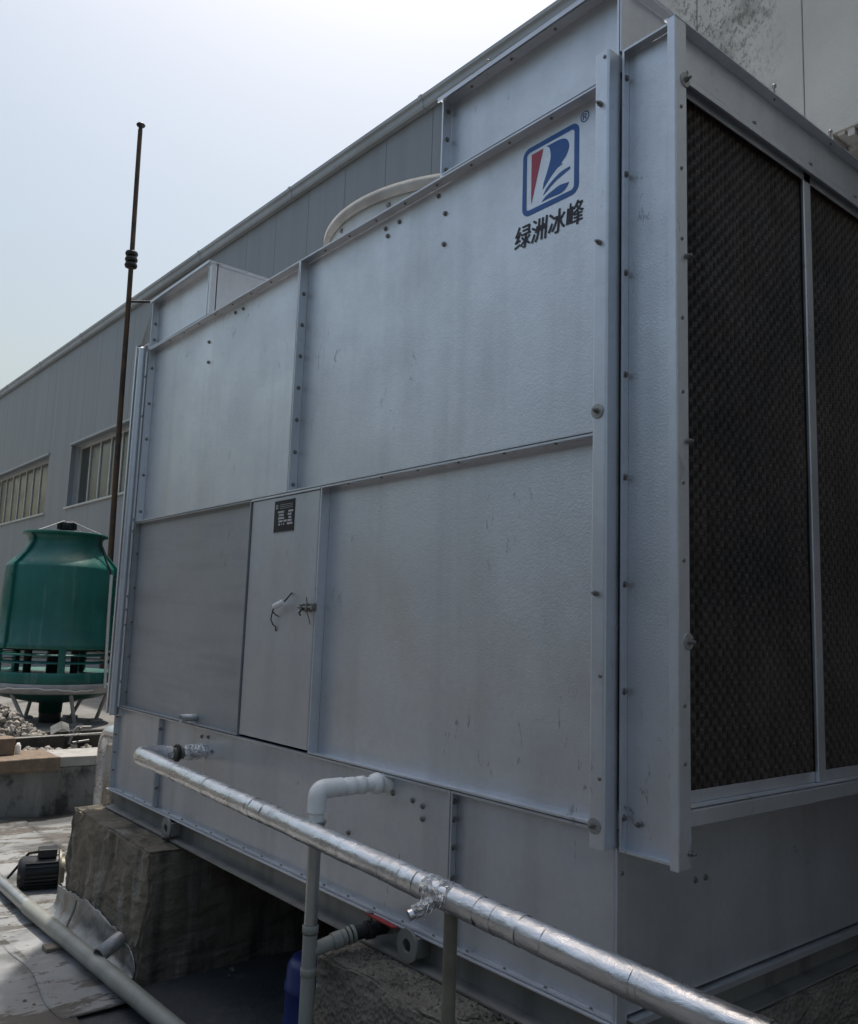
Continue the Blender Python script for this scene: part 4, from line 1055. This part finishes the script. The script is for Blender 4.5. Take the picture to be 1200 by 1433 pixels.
# vertical seam flanges with bolts
SB = boltmesh(0.011, 0.016, 0.010)
for k in range(3):
    a = R(-69) + k * R(120)
    ca, sa = math.cos(a), math.sin(a)
    prof = [(0.66, 0.60), (0.645, 0.66), (0.632, 1.10), (0.622, 1.52), (0.612, 1.55), (0.475, 1.70), (0.412, 1.815), (0.408, 1.862), (0.45, 1.915)]
    outp = [(r + 0.028, z + (0.01 if i > 3 else 0)) for i, (r, z) in enumerate(prof)]
    m = MB(); pv = prof + outp[::-1]; n_ = len(pv)
    def fn(u, v, w): return (tc.x + ca * u - sa * w, tc.y + sa * u + ca * w, v)
    for w0, w1 in ((-0.012, -0.002), (0.002, 0.012)):
        for i in range(len(prof) - 1):
            q4 = [prof[i], prof[i + 1], outp[i + 1], outp[i]]
            m.prism(q4, fn, w0, w1)
    m.build('seam_flange', 'tower_green', body)
    for z in (0.75, 0.98, 1.2, 1.42): put('bolt', SB, (tc.x + ca * 0.648 + sa * 0.014, tc.y + sa * 0.648 - ca * 0.014, z), (0, 0, a), gt)
# louvre ring
for z in (0.535, 0.45):
    lat([(0.60, z + 0.012), (0.645, z - 0.010), (0.648, z - 0.002), (0.603, z + 0.020), (0.60, z + 0.012)], 'louvre_ring', 'tower_green')
for k in range(5):
    a = R(-82) + k * R(72); ca, sa = math.cos(a), math.sin(a)
    m = MB(); def_ = [(0.612, -0.035), (0.665, -0.035), (0.665, 0.035), (0.612, 0.035)]
    m.prism(def_, lambda u, v, w: (tc.x + ca * u - sa * v, tc.y + sa * u + ca * v, w), 0.30, 0.612); m.build('louvre_post', 'tower_green', gt, 0.004)
lat([(0.0, 0.60), (0.60, 0.60), (0.60, 0.585), (0.0, 0.585)], 'fill_grid', 'cavity_dark')
lat([(0.09, 0.30), (0.09, 0.60)], 'riser', 'black_iron', n=20)
for k in range(3):
    a = k * 2.1 + 0.5
    m = MB(); m.tube((tc.x + 0.3 * math.cos(a), tc.y + 0.3 * math.sin(a), 0.25), (tc.x + 0.3 * math.cos(a), tc.y + 0.3 * math.sin(a), 0.60), 0.045, 12); m.build('inner_support', 'black_iron', gt)
lat([(0.30, 0.24), (0.60, 0.30), (0.668, 0.345), (0.675, 0.335), (0.675, 0.225), (0.668, 0.215), (0.60, 0.21)], 'basin_rim', 'tower_green')
rimb = lat([(0.665, 0.222), (0.700, 0.215), (0.702, 0.190), (0.690, 0.135), (0.655, 0.110), (0.60, 0.12)], 'basin_band', 'tower_grey')
m = MB(); pth = []
for i in range(60):
    a = R(-150) + i * R(2.9); pth.append((tc.x + 0.703 * math.cos(a), tc.y + 0.703 * math.sin(a), 0.165 + 0.02 * noise.noise(Vector((i * 0.35, 0, 0))) + 0.012 * math.sin(i * 0.2)))
m.sweep(pth, 0.008, 8); m.build('tied_hose', 'cable_white', rimb)
lat([(0.66, 0.115), (0.55, 0.055), (0.30, 0.0), (0.13, -0.03), (0.125, -0.14), (0.0, -0.14)], 'basin_cone', 'tower_green_dark')
lat([(0.12, -0.04), (0.12, RZ)], 'outlet', 'black_iron', n=20)
for k in range(6):
    a = R(-118) + k * R(60)
    m = MB(); m.tube((tc.x + 0.62 * math.cos(a), tc.y + 0.62 * math.sin(a), 0.12), (tc.x + 0.50 * math.cos(a + 0.25), tc.y + 0.50 * math.sin(a + 0.25), RZ), 0.022, 10); m.build('leg', 'tower_grey', gt)
# top motor, brackets, stay wires
m = MB(); m.lathe([(0.0, 2.085), (0.085, 2.085), (0.095, 2.075), (0.095, 2.0), (0.085, 1.99), (0.085, 1.93), (0, 1.93)], (tc.x, tc.y, 0), 16); mt = m.build('fan_motor', 'motor_paint', gt)
for k in range(12):
    a = k * R(30); m = MB(); m.prism([(0.09, -0.006), (0.112, -0.006), (0.112, 0.006), (0.09, 0.006)], lambda u, v, w: (tc.x + math.cos(a) * u - math.sin(a) * v, tc.y + math.sin(a) * u + math.cos(a) * v, w), 2.0, 2.07); m.build('cooling_fin', 'motor_paint', mt)
for k in range(4):
    a = R(20) + k * R(90); m = MB(); m.tube((tc.x + 0.08 * math.cos(a), tc.y + 0.08 * math.sin(a), 1.955), (tc.x + 0.44 * math.cos(a), tc.y + 0.44 * math.sin(a), 1.935), 0.016, 8); m.build('motor_strut', 'tower_grey', gt)
for a in (R(40), R(-55), R(130), R(230)):
    m = MB(); m.tube((tc.x + 0.05 * math.cos(a), tc.y + 0.05 * math.sin(a), 2.10), (tc.x + 0.46 * math.cos(a), tc.y + 0.46 * math.sin(a), 1.945), 0.004, 6); m.build('stay_wire', 'cable_white', gt)
# conduit down the front right of the shell
a = R(22); ca, sa = math.cos(a - R(52)), math.sin(a - R(52))
def rp(r, z, da=0): return (tc.x + r * math.cos(R(36) + da), tc.y + r * math.sin(R(36) + da), z)
m = MB(); m.sweep([rp(0.48, 1.93), rp(0.50, 1.80), rp(0.58, 1.62), rp(0.645, 1.52), rp(0.655, 1.46)], 0.011, 8); m.build('motor_cable', 'black_iron', gt)
m = MB(); m.sweep([rp(0.665, 1.47), rp(0.668, 1.1), rp(0.682, 0.62), rp(0.69, 0.4), rp(0.70, 0.17)], 0.018, 10); m.build('conduit', 'cable_white', gt)
for k in range(6):
    m = MB(); a = R(-118) + k * R(60) + 0.25
    m.box(tc.x + 0.50 * math.cos(a) - 0.07, tc.x + 0.50 * math.cos(a) + 0.07, tc.y + 0.5 * math.sin(a) - 0.07, tc.y + 0.5 * math.sin(a) + 0.07, RZ, RZ + 0.03); m.build('foot_pad', 'coping_pale', gt)

# ------------------------------------------------------------------ rusty mast fixed to the shed
ms = thing('rusty_mast', (-13.7, 3.4, RZ), 'tall thin rusty mast with stacked insulators in front of the shed', 'mast')
def mp(z): 
    t = (z - 0.578) / (10.352 - 0.578); return Vector((-13.789 + (-14.173 + 13.789) * t, 3.4, z))
pth = [mp(z) + Vector((0.012 * math.sin(z * 1.1), 0, 0)) for z in [RZ] + [0.4 + 0.5 * i for i in range(20)] + [10.30]]
m = MB(); m.sweep(pth, [0.054 - 0.012 * (i / (len(pth) - 1)) for i in range(len(pth))], 14); m.build('mast_tube', 'rust_pole', ms)
m = MB(); m.lathe([(0, 10.42), (0.07, 10.41), (0.085, 10.385), (0.07, 10.36), (0.035, 10.35), (0.035, 10.28)], (mp(10.35).x, 3.4, 0), 20); m.build('mast_cap', 'black_iron', ms)
for k in range(3):
    z = 7.52 + 0.115 * k
    m = MB(); m.lathe([(0.055, z - 0.055), (0.105, z - 0.045), (0.118, z - 0.01), (0.105, z + 0.03), (0.055, z + 0.05)], (mp(z).x, 3.4, 0), 20); m.build('insulator', 'black_iron', ms)
m = MB(); m.tube((mp(6.80).x, 3.4, 6.80), (mp(6.80).x + 0.12, 3.9, 6.90), 0.022, 8); m.tube((mp(6.80).x + 0.12, 3.9, 6.90), (mp(6.80).x + 0.12, 4.04, 7.02), 0.022, 8); m.build('wall_bracket', 'black_iron', ms)

# ------------------------------------------------------------------ rubble and odds and ends behind the parapet
def rock(m, x, y, z, s, rnd):
    ico = [(0, 0, 1), (0.9, 0, 0.3), (0.28, 0.85, 0.3), (-0.72, 0.53, 0.3), (-0.72, -0.53, 0.3), (0.28, -0.85, 0.3), (0.6, 0.5, -0.5), (-0.4, 0.7, -0.5), (-0.8, -0.2, -0.5), (0, -0.9, -0.5), (0.75, -0.4, -0.5)]
    fs = [(0, 1, 2), (0, 2, 3), (0, 3, 4), (0, 4, 5), (0, 5, 1), (1, 6, 2), (2, 7, 3), (3, 8, 4), (4, 9, 5), (5, 10, 1), (1, 10, 6), (2, 6, 7), (3, 7, 8), (4, 8, 9), (5, 9, 10), (6, 10, 9, 8, 7)]
    rot = Matrix.Rotation(rnd.uniform(0, 6), 3, Vector((rnd.random(), rnd.random(), rnd.random() + 0.1)).normalized())
    sc = (s * rnd.uniform(0.6, 1.3), s * rnd.uniform(0.6, 1.3), s * rnd.uniform(0.4, 0.9))
    m.add([tuple(Vector((x, y, z)) + rot @ Vector((a * sc[0] * rnd.uniform(.8, 1.15), b * sc[1] * rnd.uniform(.8, 1.15), c * sc[2]))) for a, b, c in ico], fs)
rnd = random.Random(5); m = MB()
for i in range(1300):
    u = rnd.gauss(0, 0.42); v = rnd.gauss(0, 0.62)
    h = 0.40 * math.exp(-(u * u / 0.14 + v * v / 0.30))
    rock(m, -7.3 + u * 0.75, 0.16 + v * 0.72, RZ + h * rnd.uniform(0.75, 1.05) + 0.01, rnd.uniform(0.018, 0.060), rnd)
rp_ = m.build('rubble_pile', 'rubble_stone'); rp_['kind'] = 'stuff'; tag(rp_, 'heap of pale broken masonry rubble behind the parapet', 'rubble')
m = MB(); nn = 18; vv = []
for j in range(nn + 1):
    for i in range(nn + 1):
        u = -1.0 + 2.0 * i / nn; v = -1.4 + 2.8 * j / nn
        vv.append((-7.3 + u * 0.75, 0.16 + v * 0.72, RZ - 0.03 + 0.38 * math.exp(-(u * u / 0.14 + v * v / 0.30)) + 0.02 * noise.noise(Vector((u * 5, v * 5, 0)))))
m.add(vv, [(j * (nn + 1) + i, j * (nn + 1) + i + 1, (j + 1) * (nn + 1) + i + 1, (j + 1) * (nn + 1) + i) for j in range(nn) for i in range(nn)], True)
o = m.build('rubble_mound', 'rubble_stone', rp_); o['kind'] = 'stuff'

def lone(name, m, mat, label, cat, group=None, bevel=0.0):
    o = m.build(name, mat, None, bevel); return tag(o, label, cat, group)
o = lone('clay_block', MB().box(-6.56, -6.40, -0.12, 0.195, -0.188, -0.050), 'brick_clay', 'weathered tan masonry block lying on the parapet coping', 'block', bevel=0.006); rough_up(o, 0.006, 7, 3)
lone('timber_plank', MB().box(-6.98, -6.90, 0.12, 0.74, RZ + 0.002, -0.110), 'wood_dark', 'dark timber plank on edge behind the parapet coping', 'plank', bevel=0.004)
m = MB(); m.sweep([(-6.70, -0.6, -0.09), (-6.72, 0.3, -0.094), (-6.76, 1.1, -0.085)], 0.005, 8); lone('thin_conduit', m, 'cable_white', 'thin pale wire stretched above the dark plank behind the parapet', 'wire')
m = MB(); q = [(0, 0), (0.10, 0.05), (0.17, 0.02), (0.19, -0.06)]
for (a, b), (c, d) in zip(q[:-1], q[1:]):
    m.add([(-7.25, 0.72 + a, RZ + 0.10 + b), (-7.25, 0.72 + c, RZ + 0.10 + d), (-7.55, 0.80 + c, RZ + 0.14 + d), (-7.55, 0.80 + a, RZ + 0.14 + b)], [(0, 1, 2, 3)])
o = lone('bent_metal_sheet', m, 'scrap_metal', 'bent grey sheet metal offcut beside the rubble heap', 'scrap'); md = o.modifiers.new('s', 'SOLIDIFY'); md.thickness = 0.004
lone('steel_channel', MB().box(-7.9, -7.8, 0.75, 1.75, RZ + 0.002, RZ + 0.06), 'wood_dark', 'dark rusty beam lying behind the scrap, under the green tower', 'beam', bevel=0.003)
m = MB(); m.sweep([(-6.95, 0.80, -0.20), (-6.95, 0.83, -0.10), (-6.95, 0.86, -0.05), (-6.95, 0.99, -0.055)], 0.014, 8); m.sweep([(-6.95, 0.83, -0.19), (-6.95, 0.98, -0.175)], 0.012, 8); m.sweep([(-6.94, 0.89, -0.05), (-7.05, 0.89, -0.22)], 0.010, 8)
lone('scrap_bracket', m, 'scrap_metal', 'pale twisted metal bracket scrap next to the foil elbow pipe', 'scrap')
lone('timber_plank', MB().box(-7.05, -6.98, 0.76, 1.30, RZ + 0.002, -0.13), 'wood_dark', 'dark timber offcut under the twisted metal bracket', 'plank', bevel=0.004)
m = MB(); m.lathe([(0.022, 0.0), (0.022, 0.07), (0.016, 0.075), (0.012, 0.09), (0.0, 0.09)], (-6.47, 0.235, -0.190), 16); lone('small_bottle', m, 'pvc_white', 'small white bottle standing by the masonry block on the parapet', 'bottle')
# loose chips on the roof
rnd = random.Random(9); m = MB()
for i in range(420):
    x = rnd.uniform(-6.0, -2.2); y = rnd.uniform(-1.3, 0.4)
    if -3.8 < x < -2.5 and y > -0.36: continue
    w = noise.noise(Vector((x * 1.6, y * 3.2, 5)))
    if w < 0.02: continue
    rock(m, x, y, GZ + 0.014, rnd.uniform(0.004, 0.014), rnd)
o = m.build('debris_chips', 'wood_old'); o['kind'] = 'stuff'; tag(o, 'scattered dark debris chips on the peeling roof membrane', 'debris')
